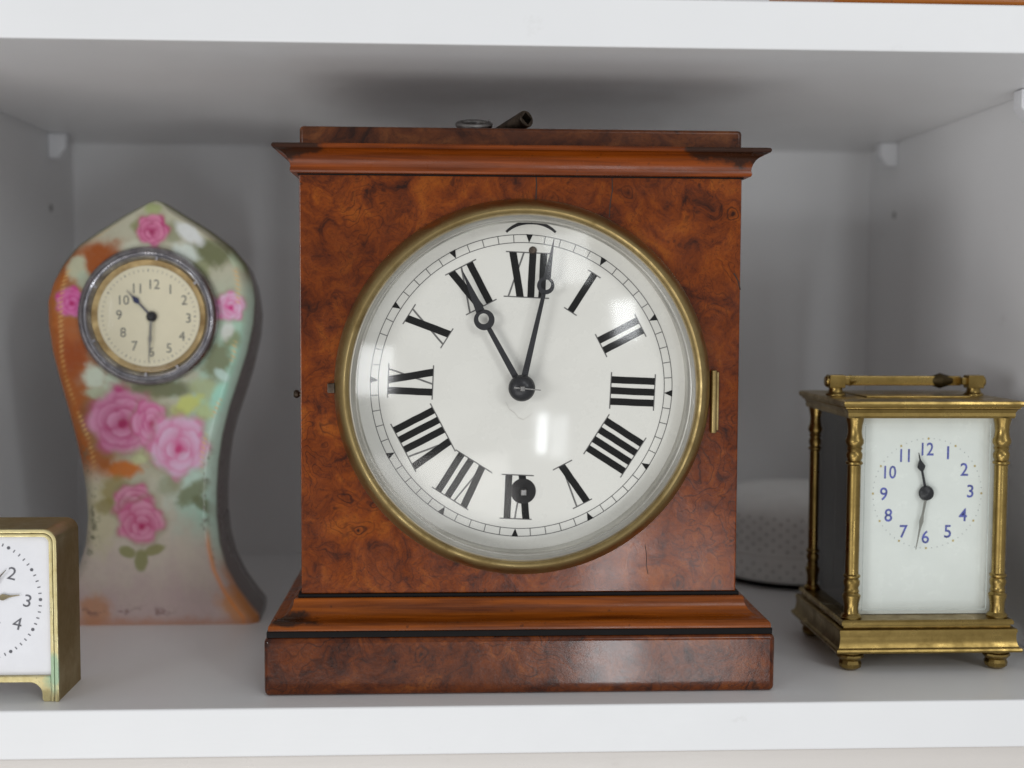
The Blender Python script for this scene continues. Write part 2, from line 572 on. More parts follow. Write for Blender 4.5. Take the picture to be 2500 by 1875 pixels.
def bored_block(x0, x1, y0, y1, yb, z0, z1, cx, cz, r, n=120):
    """Box whose front is bored by a round recess down to y1."""
    ang = sorted([2 * PI * i / n for i in range(n)] + [math.atan2(z - cz, x - cx) % (2 * PI) for x in (x0, x1) for z in (z0, z1)])
    b = MB()
    m_ = len(ang)
    ring, rect = [], []
    for a in ang:
        c, s_ = math.cos(a), math.sin(a)
        t = min([((x1 if c > 0 else x0) - cx) / c if abs(c) > 1e-9 else 9, ((z1 if s_ > 0 else z0) - cz) / s_ if abs(s_) > 1e-9 else 9])
        ring.append((cx + r * c, cz + r * s_))
        rect.append((cx + t * c, cz + t * s_))
    e = 0.0007
    inset = [(min(max(x, x0 + e), x1 - e), min(max(z, z0 + e), z1 - e)) for x, z in rect]
    loops = [[(x, y1, z) for x, z in ring], [(x, y0, z) for x, z in ring], [(x, y0, z) for x, z in inset], [(x, y0 + e * 0.3, z) for x, z in [((a[0] + c_[0]) / 2 + (a[0] - c_[0]) * 0.2, (a[1] + c_[1]) / 2 + (a[1] - c_[1]) * 0.2) for a, c_ in zip(rect, inset)]],
             [(x, y0 + e, z) for x, z in rect], [(x, yb, z) for x, z in rect]]
    vs = [v for l in loops for v in l]
    fs = [(j * m_ + i, j * m_ + (i + 1) % m_, (j + 1) * m_ + (i + 1) % m_, (j + 1) * m_ + i) for j in range(len(loops) - 1) for i in range(m_)]
    fs += [tuple(range(m_)), tuple(5 * m_ + i for i in range(m_))]
    return b.add(vs, fs)


body = bored_block(X0, X1, YF, DY + 0.001, YBK, 0.0385, 0.2110, DX, DZ, 0.0716).build('case', M['burl'], mc, weighted=True)
MB().box((X0 - 0.0136, YF - 0.0136, 0.0), (X1 + 0.0136, YBK + 0.006, 0.0238)).build('plinth', M['burl_base'], mc, 0.0022, 4)
MB().box((X0 - 0.0126, YF - 0.0126, 0.0236), (X1 + 0.0126, YBK + 0.005, 0.0262)).build('stringing', M['ebony'], mc, 0.0004, 2)
pr = [(0.0116, 0.0256), (0.0120, 0.0262), (0.0121, 0.0272), (0.0118, 0.0283), (0.0109, 0.0291), (0.0098, 0.0295), (0.0086, 0.0297), (0.0072, 0.0301),
      (0.0056, 0.0310), (0.0043, 0.0323), (0.0034, 0.0338), (0.0029, 0.0354), (0.0027, 0.0370), (0.0022, 0.0374)]
MB().loft_rect(pr, X0, X1, YF, YBK - 0.004).build('base_moulding', M['moulding'], mc, angle=25)
MB().box((X0 - 0.0012, YF - 0.0012, 0.0372), (X1 + 0.0012, YBK - 0.002, 0.0389)).build('stringing', M['ebony'], mc, 0.0004, 2)
MB().box((X0 - 0.0006, YF - 0.0006, 0.2102), (X1 + 0.0006, YBK - 0.002, 0.2113)).build('stringing', M['ebony'], mc, 0.0003, 2)
pr = [(0.0018, 0.2108), (0.0030, 0.2110), (0.0033, 0.2118), (0.0032, 0.2127), (0.0030, 0.2133), (0.0032, 0.2146), (0.0037, 0.2160), (0.0045, 0.2173), (0.0056, 0.2184),
      (0.0070, 0.2193), (0.0086, 0.2199), (0.0093, 0.2201), (0.0097, 0.2206), (0.0097, 0.2213), (0.0092, 0.2219), (0.0080, 0.2221)]
MB().loft_rect(pr, X0, X1, YF, YBK - 0.004).build('cornice', M['cornice'], mc, angle=25)
MB().box((X0 + 0.0002, YF + 0.0002, 0.2218), (X1 - 0.0002, YBK - 0.004, 0.2300)).build('top_block', M['burl_top'], mc, 0.0016, 3)
# veneer cracks on the case front
for pts, w in (([(1158, 381), (1159, 400), (1158, 420), (1158, 436)], 0.00026), ([(1322, 384), (1323, 410), (1318, 440), (1316, 470)], 0.00022),
               ([(1393, 1176), (1397, 1200), (1396, 1222), (1400, 1240)], 0.00014), ([(1585, 590), (1594, 606), (1599, 626)], 0.0003)):
    p = [on_y(x, y, YF) for x, y in pts]
    b = MB()
    for i in range(len(p) - 1):
        q0, q1 = p[i], p[i + 1]
        b.add([(q0.x - w, YF - 0.00006, q0.z), (q0.x + w, YF - 0.00006, q0.z), (q1.x + w, YF - 0.00006, q1.z), (q1.x - w, YF - 0.00006, q1.z)], [(0, 1, 2, 3)])
    b.build('veneer_crack', M['crack'], body, smooth=False)
# small knob of the catch on the left side, and the catch at the bezel
MB().lathe([(0.0, -0.0040), (0.0013, -0.0038), (0.0018, -0.0030), (0.0016, -0.0020), (0.0009, -0.0014), (0.0009, 0.0008)], (X0 - 0.0004, YF + 0.013, 0.1205), 'X', 20).build('side_knob', M['iron'], mc)

# dial and bezel
bz = MB().lathe([(0.0772, YF + 0.0004), (0.0774, YF - 0.0012), (0.0766, YF - 0.0036), (0.0750, YF - 0.0062), (0.0734, YF - 0.0078), (0.0727, YF - 0.0081), (0.0719, YF - 0.0078),
                 (0.0713, YF - 0.0071), (0.0711, YF - 0.0062)], (DX, 0, DZ), 'Y', 160).build('bezel', M['brass'], mc)
MB().lathe([(0.0711, YF - 0.0062), (0.0703, YF - 0.0066), (0.0695, YF - 0.0058), (0.0690, YF - 0.0046), (0.0687, YF - 0.0044), (0.0683, YF - 0.0046), (0.0678, YF - 0.0040), (0.0676, YF - 0.0026),
            (0.0684, YF + 0.0010), (0.0690, DY + 0.0004)], (DX, 0, DZ), 'Y', 160).build('sight_ring', M['silver'], bz)
R0, SAG = 0.0684, 0.0120
RC = (R0 * R0 + SAG * SAG) / (2 * SAG)
gp = []
for i in range(25):
    r = R0 * i / 24
    gp.append((max(r, 1e-5), (YF - 0.0050) + SAG - SAG - (math.sqrt(RC * RC - r * r) - (RC - SAG))))
MB().lathe(gp, (DX, 0, DZ), 'Y', 128).build('glass', M['glass'], bz)
dial = MB().lathe([(1e-5, DY), (0.0715, DY), (0.0715, DY + 0.0008)], (DX, 0, DZ), 'Y', 128).build('dial', M['enamel'], mc)
# hinge on the right of the bezel, catch on the left
h = MB().lathe([(0.0, -0.0132), (0.0013, -0.0130), (0.0013, 0.0130), (0.0, 0.0132)], (DX + 0.0790, YF - 0.0012, DZ - 0.0055), 'Z', 14)
h.box((DX + 0.0778, YF - 0.0010, DZ - 0.0175), (DX + 0.0812, YF + 0.0004, DZ + 0.0068))
h.build('hinge', M['brass'], mc, 0.0002, 1)
MB().box((DX - 0.0800, YF - 0.0030, DZ - 0.0020), (DX - 0.0770, YF + 0.0004, DZ + 0.0020)).build('catch', M['iron'], mc, 0.0004, 2)


ROT = math.radians(2.5)     # the dial sits turned a little clockwise in its case


def pol(r, a):      # a: clock angle in radians, clockwise from twelve
    a += ROT
    return (DX + r * math.sin(a), DZ + r * math.cos(a))


YI = DY - 0.00012
trk = MB()
for rr in (0.0634, 0.0601):
    trk.lathe([(rr - 0.00016, YI), (rr + 0.00016, YI)], (DX, 0, DZ), 'Y', 180)
for k in range(60):
    a = k * PI / 30
    if k % 5:
        w = 0.00016
        flat(trk, [pol(0.0602, a - w / 0.0602), pol(0.0602, a + w / 0.0602), pol(0.0633, a + w / 0.0633), pol(0.0633, a - w / 0.0633)], YI - 0.00002)
trk.build('minute_track', M['ink_thin'], dial, smooth=False)
for k in range(12):
    a = k * PI / 6
    b = MB()
    flat(b, [pol(0.0636, a - 0.0225), pol(0.0636, a + 0.0225), pol(0.0603, a + 0.0012), pol(0.0603, a - 0.0012)], YI - 0.00005)
    b.build('five_minute_mark', M['ink'], dial, smooth=False)

RI, RO = 0.0372, 0.0562


def roman(s, hour):
    adv = {'I': 0.0046, 'V': 0.0074, 'X': 0.0082}
    W = sum(adv[c] for c in s)
    a = hour * PI / 6 + ROT
    ca, sa = math.cos(a), math.sin(a)
    H = RO - RI
    black, thin = MB(), MB()
    jr = random.Random(hour * 13 + 5)

    def T(u, v):    # u tangential (clockwise), v radial from the inner end
        r = RI + v
        return (DX + r * sa + u * ca, DZ + r * ca - u * sa)

    def stroke(u0, v0, u1, v1, w, bb, dy):
        d = Vector((u1 - u0, v1 - v0)).normalized()
        nx = Vector((w / 2 / max(abs(d.y), 0.3), 0)) if abs(d.y) > 0.3 else Vector((0, w / 2))
        n = 6
        L, Rr = [], []
        for i in range(n + 1):
            t = i / n
            j = jr.uniform(-0.00005, 0.00005)
            L.append(T(u0 + (u1 - u0) * t - nx.x + j, v0 + (v1 - v0) * t - nx.y))
            Rr.append(T(u0 + (u1 - u0) * t + nx.x + j, v0 + (v1 - v0) * t + nx.y))
        for i in range(n):
            flat(bb, [L[i], Rr[i], Rr[i + 1], L[i + 1]], dy)

    u = -W / 2
    Y1, Y2 = YI - 0.00004, YI
    for c in s:
        w = adv[c]
        m_ = u + w / 2
        if c == 'I':
            stroke(m_, 0.0003, m_, H - 0.0003, 0.0029, black, Y1)
        elif c == 'V':
            stroke(m_ - w * 0.28, H - 0.0003, m_ + w * 0.06, 0.0003, 0.0030, black, Y1)
            stroke(m_ + w * 0.36, H - 0.0003, m_ + w * 0.06, 0.0003, 0.00070, thin, Y2 - 0.00001)
        else:
            stroke(m_ - w * 0.24, H - 0.0003, m_ + w * 0.24, 0.0003, 0.0030, black, Y1)
            stroke(m_ + w * 0.32, H - 0.0003, m_ - w * 0.36, 0.0003, 0.00070, thin, Y2 - 0.00001)
        u += w
    stroke(-W / 2 - 0.0008, 0.0002, W / 2 + 0.0008, 0.0002, 0.0005, thin, Y2)
    stroke(-W / 2 - 0.0008, H - 0.0002, W / 2 + 0.0008, H - 0.0002, 0.0005, thin, Y2)
    o = black.build('numeral', M['ink'], dial, smooth=False)
    thin.build('hairline', M['ink_thin'], o, smooth=False)


for hr, s in enumerate(('XII', 'I', 'II', 'III', 'IIII', 'V', 'VI', 'VII', 'VIII', 'IX', 'X', 'XI')):
    roman(s, hr)

# regulator slot above twelve
b = MB()
cz = on_y(1147, 480, DY)
rs = 0.0150
n = 20
for i in range(n):
    t0, t1 = -0.76 + 1.52 * i / n, -0.76 + 1.52 * (i + 1) / n
    w0, w1 = 0.0009 * (1 - 0.45 * abs(t0) / 0.76), 0.0009 * (1 - 0.45 * abs(t1) / 0.76)
    f = lambda t, r: (cz.x + r * math.sin(t), cz.z - rs + r * math.cos(t))
    flat(b, [f(t0, rs - w0), f(t1, rs - w1), f(t1, rs + w1), f(t0, rs + w0)], YI - 0.00003)
b.build('regulator_slot', M['hole'], dial, smooth=False)
# dial screw at twelve, winding hole with arbor at six, small catch under the dial
p = on_y(1151, 541, DY)
MB().lathe([(1e-5, -0.0012), (0.0011, -0.0010), (0.0016, -0.0004), (0.0017, 0)], (p.x, DY, p.z), 'Y', 24).build('dial_screw', M['iron'], dial)
p = on_y(1130, 1061, DY)
MB().lathe([(1e-5, -0.0002), (0.0051, -0.0002), (0.0053, -0.0003), (0.0054, 0.0)], (p.x, DY, p.z), 'Y', 40).build('winding_hole', M['hole'], dial)
ar = MB().box((p.x - 0.0012, DY - 0.0045, p.z - 0.0012), (p.x + 0.0012, DY - 0.0001, p.z + 0.0012)).build('winding_arbor', M['steel'], dial, 0.0002, 1)
for xx in (1124, 1148):
    p = on_y(xx, 1197, DY - 0.006)
    MB().box((p.x - 0.0014, DY - 0.006, p.z - 0.0005), (p.x + 0.0014, DY - 0.0002, p.z + 0.0007)).build('dial_catch', M['iron'], dial, 0.0003, 1)
# hairline crack in the enamel under the hands
cr = [(1092, 868), (1100, 884), (1112, 893), (1120, 903), (1130, 907), (1142, 900), (1150, 893)]
b = MB()
q = [on_y(x, y, DY) for x, y in cr]
for i in range(len(q) - 1):
    flat(b, [(q[i].x, q[i].z), (q[i + 1].x, q[i + 1].z), (q[i + 1].x, q[i + 1].z + 0.00022), (q[i].x, q[i].z + 0.00022)], YI - 0.00001)
b.build('enamel_crack', plain('crack_line', (0.60, 0.58, 0.53, 1), 0.6), dial, smooth=False)


def breguet(name, tip_px, ring_px, y, w0, w1, rr, ri, mat, parent, hub):
    """Moon hand: tapered arm, open ring, pointed tip; flat steel."""
    H = hub
    T = on_y(*tip_px, y)
    G = on_y(*ring_px, y)
    H2, T2, G2 = Vector((H.x, H.z)), Vector((T.x, T.z)), Vector((G.x, G.z))
    d = (G2 - H2).normalized()
    nn = Vector((-d.y, d.x))
    d2 = (T2 - G2).normalized()
    n2 = Vector((-d2.y, d2.x))
    b = MB()
    th = 0.0005
    a, c = H2, G2 - d * (rr * 0.92)
    b.prism([tuple(a - nn * w0), tuple(a + nn * w0), tuple(c + nn * w1), tuple(c - nn * w1)], y, y + th)
    a = G2 + d2 * (rr * 0.90)
    b.prism([tuple(a - n2 * w1 * 1.9), tuple(a + n2 * w1 * 1.9), tuple(T2 + n2 * 0.00012), tuple(T2 - n2 * 0.00012)], y, y + th)
    # offset open ring
    seg = 40
    off = -d * (rr - ri) * 0.25
    vs, fs = [], []
    for yy in (y, y + th):
        for i in range(seg):
            t = 2 * PI * i / seg
            e = Vector((math.cos(t), math.sin(t)))
            o_, i_ = G2 + e * rr, G2 - off * 1.0 + e * ri
            vs += [(o_.x, yy, o_.y), (i_.x, yy, i_.y)]
    for i in range(seg):
        k = (i + 1) % seg
        A, B_, C_, D_ = 2 * i, 2 * k, 2 * k + 1, 2 * i + 1
        S = 2 * seg
        fs += [(A, B_, C_, D_), (A + S, D_ + S, C_ + S, B_ + S), (A, A + S, B_ + S, B_), (D_, C_, C_ + S, D_ + S)]
    b.add(vs, fs)
    return b.build(name, mat, parent, smooth=False)


HUB = on_y(1127, 838, DY - 0.006)
hh = breguet('hour_hand', (998, 583), (1046, 691), DY - 0.0050, 0.0014, 0.0010, 0.0043, 0.0022, M['steel_dark'], mc, HUB)
mh = breguet('minute_hand', (1197, 516), (1179, 617), DY - 0.0066, 0.0014, 0.0008, 0.0036, 0.0021, M['steel_dark'], mc, HUB)
col = MB().lathe([(1e-5, -0.0040), (0.0020, -0.0039), (0.0042, -0.0030), (0.0054, -0.0016), (0.0056, -0.0004), (0.0050, 0.0012), (0.0030, 0.0030), (0.0025, 0.0062)], (HUB.x, DY - 0.0065, HUB.z), 'Y', 40).build('collet', M['steel_dark'], mc)
MB().box((HUB.x - 0.0010, DY - 0.0125, HUB.z - 0.0010), (HUB.x + 0.0010, DY - 0.0095, HUB.z + 0.0010)).build('arbor', M['steel'], col, 0.0002, 1)
MB().tube([(HUB.x - 0.0034, DY - 0.0112, HUB.z + 0.0004), (HUB.x + 0.0076, DY - 0.0112, HUB.z - 0.0006)], [0.00045, 0.0002], 8).build('taper_pin', M['steel'], col)

# winding key lying on the top block
ZK = 0.2300
tip = on_y(1138, 256, 0.040)
kd = Vector((0.60, -0.72, 0.26)).normalized()
kt = tip - kd * 0.026
wk = thing('winding_key', (0.015, 0.07, ZK), 'dark steel winding key lying on top of the walnut clock', 'key')
ax = (tip - kt).normalized()
b = MB()
sd = ax.cross(Vector((0, 0, 1))).normalized()
up = sd.cross(ax)


def ringpts(c, r, n=24):
    return [c + (sd * math.cos(2 * PI * i / n) + up * math.sin(2 * PI * i / n)) * r for i in range(n)]


def sqpts(c, r, n=24):
    o = []
    for i in range(n):
        t = 2 * PI * i / n
        s_ = r / max(abs(math.cos(t + PI / 4)), abs(math.sin(t + PI / 4)))
        o.append(c + (sd * math.cos(t) + up * math.sin(t)) * s_)
    return o


loops = [ringpts(kt, 0.0024), ringpts(kt + ax * 0.004, 0.0030), ringpts(tip - ax * 0.0012, 0.0036), ringpts(tip - ax * 0.0003, 0.0036), ringpts(tip, 0.0034), sqpts(tip, 0.0020), sqpts(tip - ax * 0.012, 0.0020)]
vs = [v for l in loops for v in l]
fs = []
for j in range(len(loops) - 1):
    for i in range(24):
        k = (i + 1) % 24
        fs.append((j * 24 + i, j * 24 + k, (j + 1) * 24 + k, (j + 1) * 24 + i))
fs.append(tuple(range(24)))
fs.append(tuple(6 * 24 + i for i in range(24)))
b.add(vs, fs).build('barrel', M['iron'], wk)
# bow: a flat loop on the case top, joined to the barrel by its stem
bw = MB()
cb = on_y(1024, 269, 0.046)
cb.z = ZK + 0.0036
pts = []
for i in range(29):
    t = 2 * PI * i / 28
    pts.append(cb + Vector((math.cos(t) * 0.0066, math.sin(t) * 0.0070, 0.0020 * math.sin(t))))
bw.tube(pts, 0.0013, 10, False)
bw.build('bow', M['steel'], wk)
MB().tube([cb + Vector((0.0060, 0.002, 0.0006)), (cb + Vector((0.0060, 0.002, 0)) + kt) / 2 + Vector((0, 0, 0.0004)), kt + ax * 0.002], [0.0014, 0.0016, 0.0019], 10).build('stem', M['iron'], wk)

# ------------------------------------------------------------------ porcelain clock
YP = 0.130
pc = thing('porcelain_clock', (-0.146, YP, 0), 'waisted porcelain clock painted with pink roses and a small round dial', 'clock')
RT = [(333, 430), (352, 437), (400, 467), (450, 497), (498, 534), (528, 570), (542, 610), (547, 650), (543, 700), (530, 760), (511, 820), (491, 880), (476, 940), (467, 1000), (463, 1060),
      (463, 1120), (470, 1180), (484, 1230), (508, 1275), (538, 1315), (556, 1335), (557, 1352)]
LT = [(333, 430), (312, 438), (268, 461), (214, 495), (163, 530), (131, 570), (110, 610), (98, 650), (99, 700), (108, 760), (124, 820), (141, 880), (157, 940), (171, 1000), (181, 1060),
      (185, 1120), (180, 1180), (165, 1230), (140, 1275), (108, 1315), (92, 1335), (91, 1352)]


def edge(tab, y):
    ys = [p[1] for p in tab]
    xs = [p[0] for p in tab]
    return np.interp(y, ys, xs)


def smooth_tab(tab):
    ys = np.linspace(430, 1352, 461)
    xs = edge(tab, ys)
    k = np.array([1, 2, 3, 4, 3, 2, 1.0])
    k /= k.sum()
    e = np.concatenate([xs[:1].repeat(3), xs, xs[-1:].repeat(3)])
    s = np.convolve(e, k, 'valid')
    w = np.clip((ys - 436) / 20, 0, 1)
    return ys, xs * (1 - w) + s * w


PYS, PRX = smooth_tab(RT)
_, PLX = smooth_tab(LT)


def hsh(i, j, s):
    v = np.sin(i * 127.1 + j * 311.7 + s * 74.7) * 43758.5453
    return v - np.floor(v)


def vnoise(x, y, s=0):
    i, j = np.floor(x), np.floor(y)
    u, v = x - i, y - j
    u, v = u * u * (3 - 2 * u), v * v * (3 - 2 * v)
    return (hsh(i, j, s) * (1 - u) + hsh(i + 1, j, s) * u) * (1 - v) + (hsh(i, j + 1, s) * (1 - u) + hsh(i + 1, j + 1, s) * u) * v


def fbm(x, y, s=0):
    return vnoise(x, y, s) * 0.55 + vnoise(x * 2.1, y * 2.1, s + 3) * 0.3 + vnoise(x * 4.3, y * 4.3, s + 7) * 0.15


def sst(a, b, x):
    t = np.clip((x - a) / (b - a), 0, 1)
    return t * t * (3 - 2 * t)


def paint(x, y, xl, xr):
    """Hand-painted decoration of the porcelain front; x, y in pixels of the photograph, returns linear colours."""
    G = 1.6
    L = lambda r, g, b: np.minimum(np.array(lin(r, g, b)[:3]) * G, 0.86)
    n = fbm(x / 34, y / 34, 1)
    n2 = fbm(x / 14, y / 14, 5)
    c = np.zeros(x.shape + (3,)) + L(160, 158, 138)

    def lay(mask, col):
        nonlocal c
        c = c * (1 - mask[..., None]) + L(*col) * mask[..., None]

    def blob(cx, cy, rx, ry, col, a=1.0, rotd=0, soft=0.5, wob=0.5):
        t = math.radians(rotd)
        dx, dy = x - cx, y - cy
        u = (dx * math.cos(t) + dy * math.sin(t)) / rx
        v = (-dx * math.sin(t) + dy * math.cos(t)) / ry
        d = np.hypot(u, v) + (n2 - 0.5) * wob
        lay((1 - sst(1 - soft, 1 + soft * 0.4, d)) * a, col)

    lay(sst(980, 1180, y + (n - 0.5) * 160), (172, 163, 150))
    lay(sst(1160, 1330, y + (n - 0.5) * 120) * 0.8, (162, 142, 142))
    s = (x - xl) / (xr - xl)
    lay(sst(0.62, 0.95, s + (n - 0.5) * 0.3) * sst(560, 760, y) * (1 - sst(1080, 1200, y)), (140, 178, 160))
    lay(sst(0.5, 0.8, s + (n - 0.5) * 0.3) * sst(860, 940, y) * (1 - sst(1040, 1130, y)) * 0.8, (165, 184, 172))
    lay((1 - sst(0.10, 0.42, s + (n - 0.5) * 0.25)) * sst(500, 560, y) * (1 - sst(980, 1060, y)), (146, 78, 26))
    blob(215, 560, 62, 40, (138, 70, 22), 1, -25)
    blob(150, 750, 45, 70, (136, 62, 20), 0.85)
    blob(165, 690, 50, 60, (160, 96, 50), 0.6)
    blob(265, 1015, 48, 22, (172, 96, 34), 0.95, -8)
    blob(215, 970, 30, 60, (140, 78, 34), 0.9, -12)
    blob(525, 1312, 66, 40, (176, 116, 62), 0.8, 30)
    blob(205, 1320, 40, 40, (165, 112, 70), 0.7)
    blob(215, 1120, 45, 90, (166, 160, 128), 0.7)
    # foliage
    for a in ((455, 545, 52, 34, (96, 100, 70), 1, 20), (430, 590, 26, 30, (122, 128, 92), .9, 0), (470, 780, 34, 52, (104, 108, 78), .9, 15), (500, 730, 26, 20, (112, 116, 80), .8, 40),
              (350, 840, 90, 20, (92, 96, 66), .9, 0), (440, 840, 40, 26, (150, 160, 120), .8, 20), (405, 875, 40, 22, (172, 178, 96), .9, -30), (440, 890, 22, 24, (160, 168, 104), .7, 0),
              (415, 1065, 44, 22, (104, 112, 82), .9, -35), (440, 1090, 30, 16, (92, 98, 66), .9, 35), (365, 1050, 30, 26, (130, 136, 112), .7, 0), (250, 1060, 36, 40, (134, 122, 76), .8, 0),
              (310, 985, 34, 18, (168, 172, 130), .9, -20), (225, 1095, 26, 22, (120, 110, 62), .7, 0), (470, 1110, 24, 20, (112, 106, 64), .7, 0), (330, 450, 24, 14, (140, 154, 92), .7, 0),
              (300, 490, 20, 16, (110, 112, 70), .8, 0), (375, 500, 24, 26, (116, 120, 92), .7, 0), (190, 900, 22, 40, (120, 60, 24), .8, 0)):
        blob(*a)
    for a in ((410, 505, 40, 18, (190, 204, 192), .95, 35), (400, 545, 34, 20, (184, 200, 186), .85, 20), (165, 580, 24, 34, (168, 172, 146), .9, 25), (185, 610, 20, 26, (150, 166, 146), .8, -30),
              (205, 815, 26, 34, (182, 190, 172), 1, -20), (240, 830, 24, 22, (176, 188, 168), .9, 20), (215, 850, 40, 16, (166, 176, 150), .9, 10), (185, 700, 12, 24, (176, 180, 160), .6, 20),
              (490, 715, 16, 24, (190, 204, 188), .8, 20), (480, 810, 22, 12, (170, 200, 186), .8, 30), (520, 560, 22, 30, (160, 178, 150), .8, -30), (300, 530, 50, 16, (176, 178, 160), .7, -10),
              (480, 860, 24, 34, (140, 190, 172), .9, 10)):
        blob(*a)
    # three-lobed leaf low down
    for a in ((275, 1192, 22, 13, (124, 124, 84), .95, 20), (335, 1188, 26, 12, (126, 124, 84), .95, -18), (305, 1210, 16, 26, (122, 122, 82), .95, 0)):
        blob(*a, 0.35, 0.3)

    def rose(cx, cy, r, seed, deep, midc, pale, squash=1.0):
        nonlocal c
        dx, dy = x - cx, (y - cy) / squash
        rho = np.hypot(dx, dy) / r
        th = np.arctan2(dy, dx)
        out = 1 + 0.07 * np.sin(5 * th + seed) + 0.05 * np.sin(8 * th + seed * 2.3) + (n2 - 0.5) * 0.16
        m_ = 1 - sst(0.76, 1.12, rho / out)
        halo = (1 - sst(0.80, 1.32, rho / out + (n - 0.5) * 0.4)) * 0.55
        c = c * (1 - halo[..., None]) + L(118, 112, 82) * halo[..., None]
        D_, M_, P_ = L(*deep), L(*midc), L(*pale)
        col = np.zeros(x.shape + (3,)) + M_
        rg = random.Random(int(seed * 100))
        hx, hy_ = r * rg.uniform(-0.10, 0.14), r * rg.uniform(0.05, 0.25)          # the heart sits a little low
        for ring_, (cnt, dist_, sx_, sy_) in enumerate(((6, 0.62, 0.40, 0.52), (5, 0.40, 0.32, 0.42), (3, 0.20, 0.22, 0.28))):
            for q in range(cnt):
                a = 2 * PI * (q + rg.uniform(-0.25, 0.25)) / cnt + ring_ * 0.7 + seed
                ex, ey = math.cos(a), math.sin(a)
                u = ((dx - hx * (1 - dist_)) * ex + (dy - hy_ * (1 - dist_)) * ey) / r - dist_
                v = (-(dx - hx) * ey + (dy - hy_) * ex) / r
                dd = np.hypot(u / sx_, v / sy_) + (n2 - 0.5) * 0.35
                pm = 1 - sst(0.62, 1.10, dd)
                tn = np.clip(0.5 + u / sx_ * 0.55 + rg.uniform(-0.22, 0.22), 0, 1)[..., None]
                pcol = (D_ * 0.45 + M_ * 0.55) * (1 - tn) + (P_ * 0.8 + M_ * 0.2) * tn
                rim = (np.exp(-((dd - 0.84) / 0.12) ** 2) * (u > 0) * (0.08 + 0.5 * n))[..., None]
                fold = (np.exp(-((dd - 1.02) / 0.14) ** 2) * 0.20)[..., None]
                col = col * (1 - fold) + (D_ * 0.6 + M_ * 0.4) * fold
                pcol = pcol * (1 - rim) + P_ * rim
                col = col * (1 - pm[..., None]) + pcol * pm[..., None]
        hd_ = (1 - sst(0.05, 0.20, np.hypot(dx - hx, dy - hy_) / r + (n2 - 0.5) * 0.08))[..., None] * 0.9
        col = col * (1 - hd_) + D_ * hd_
        c = c * (1 - m_[..., None]) + col * m_[..., None]

    dp, md, pl = (140, 24, 74), (166, 62, 112), (204, 140, 168)
    rose(330, 496, 36, 1.0, (140, 34, 80), (160, 60, 104), (190, 120, 150))
    rose(152, 652, 34, 2.2, (156, 20, 84), (182, 52, 128), (204, 118, 164))
    rose(498, 662, 33, 3.1, (176, 40, 110), (200, 110, 158), (218, 176, 198))
    rose(266, 908, 80, 4.0, dp, md, pl, 0.92)
    rose(322, 912, 40, 5.2, (160, 44, 96), (180, 84, 132), pl, 1.25)
    rose(386, 962, 66, 6.1, (168, 44, 98), (190, 112, 152), (214, 168, 190), 1.05)
    rose(290, 1088, 48, 7.4, dp, (176, 92, 126), (198, 142, 162), 0.9)
    rose(303, 1126, 52, 8.0, (152, 34, 80), (176, 88, 124), (196, 138, 160), 0.95)
    # gilt dashes inside the edge and dark scribbles beside the waist
    for sgn, e in ((1, xl), (-1, xr)):
        d = (x - e) * sgn
        q = np.sin(y * 0.62 + d * 0.35) * 0.5 + 0.5
        band = np.exp(-((d - 26 - 7 * np.sin(y * 0.021)) / 5.0) ** 2)
        on = sst(0.45, 0.62, fbm(y / 40 + sgn * 9, y * 0 + 2, 11)) if sgn < 0 else sst(0.3, 0.5, fbm(y / 40, y * 0, 12))
        lay(band * sst(0.35, 0.7, q) * on * sst(470, 520, y) * (1 - sst(960, 1040, y)) * 0.8, (206, 156, 92))
        low = sst(930, 1000, y) * (1 - sst(1180, 1240, y))
        sc = sst(0.55, 0.68, fbm(x / 9, y / 9, 21 + sgn))
        lay(np.exp(-((d - 18) / 11.0) ** 2) * sc * low * 0.8, (92, 92, 74))
    lay(np.exp(-((y - 1322) / 9.0) ** 2) * sst(0.52, 0.66, fbm(x / 13, y / 9, 31)) * (1 - sst(330, 400, x)) * 0.7, (104, 74, 70))
    lay(np.exp(-((xr - x - 18 - (y - 1150) * 0.06) / 5.0) ** 2) * sst(1130, 1180, y) * 0.75, (196, 116, 46))
    lay(sst(1326, 1348, y + (n2 - 0.5) * 14) * 0.6, (156, 104, 72))
    # dark outline along the shoulders, gilt brown on the left, mint down the right
    d = np.minimum(x - xl, xr - x)
    lay((1 - sst(2, 12, d)) * (1 - sst(560, 640, y)) * 0.85, (84, 84, 58))
    lay((1 - sst(4, 30, x - xl + (n2 - 0.5) * 20)) * sst(560, 620, y) * (1 - sst(900, 1000, y)) * 0.7, (168, 98, 44))
    lay((1 - sst(4, 22, xr - x)) * sst(580, 640, y) * (1 - sst(1150, 1250, y)) * 0.75, (170, 196, 180))
    lay((1 - sst(3, 16, xr - x + (n2 - 0.5) * 10)) * sst(1200, 1260, y) * 0.6, (182, 120, 66))
    lum = c.mean(-1, keepdims=True)
    c = lum + (c - lum) * 0.98
    return np.clip(c, 0.003, 0.86)


NU, NV = 150, 330
rows = np.linspace(431.5, 1351.5, NV)
s = np.linspace(0, 1, NU)
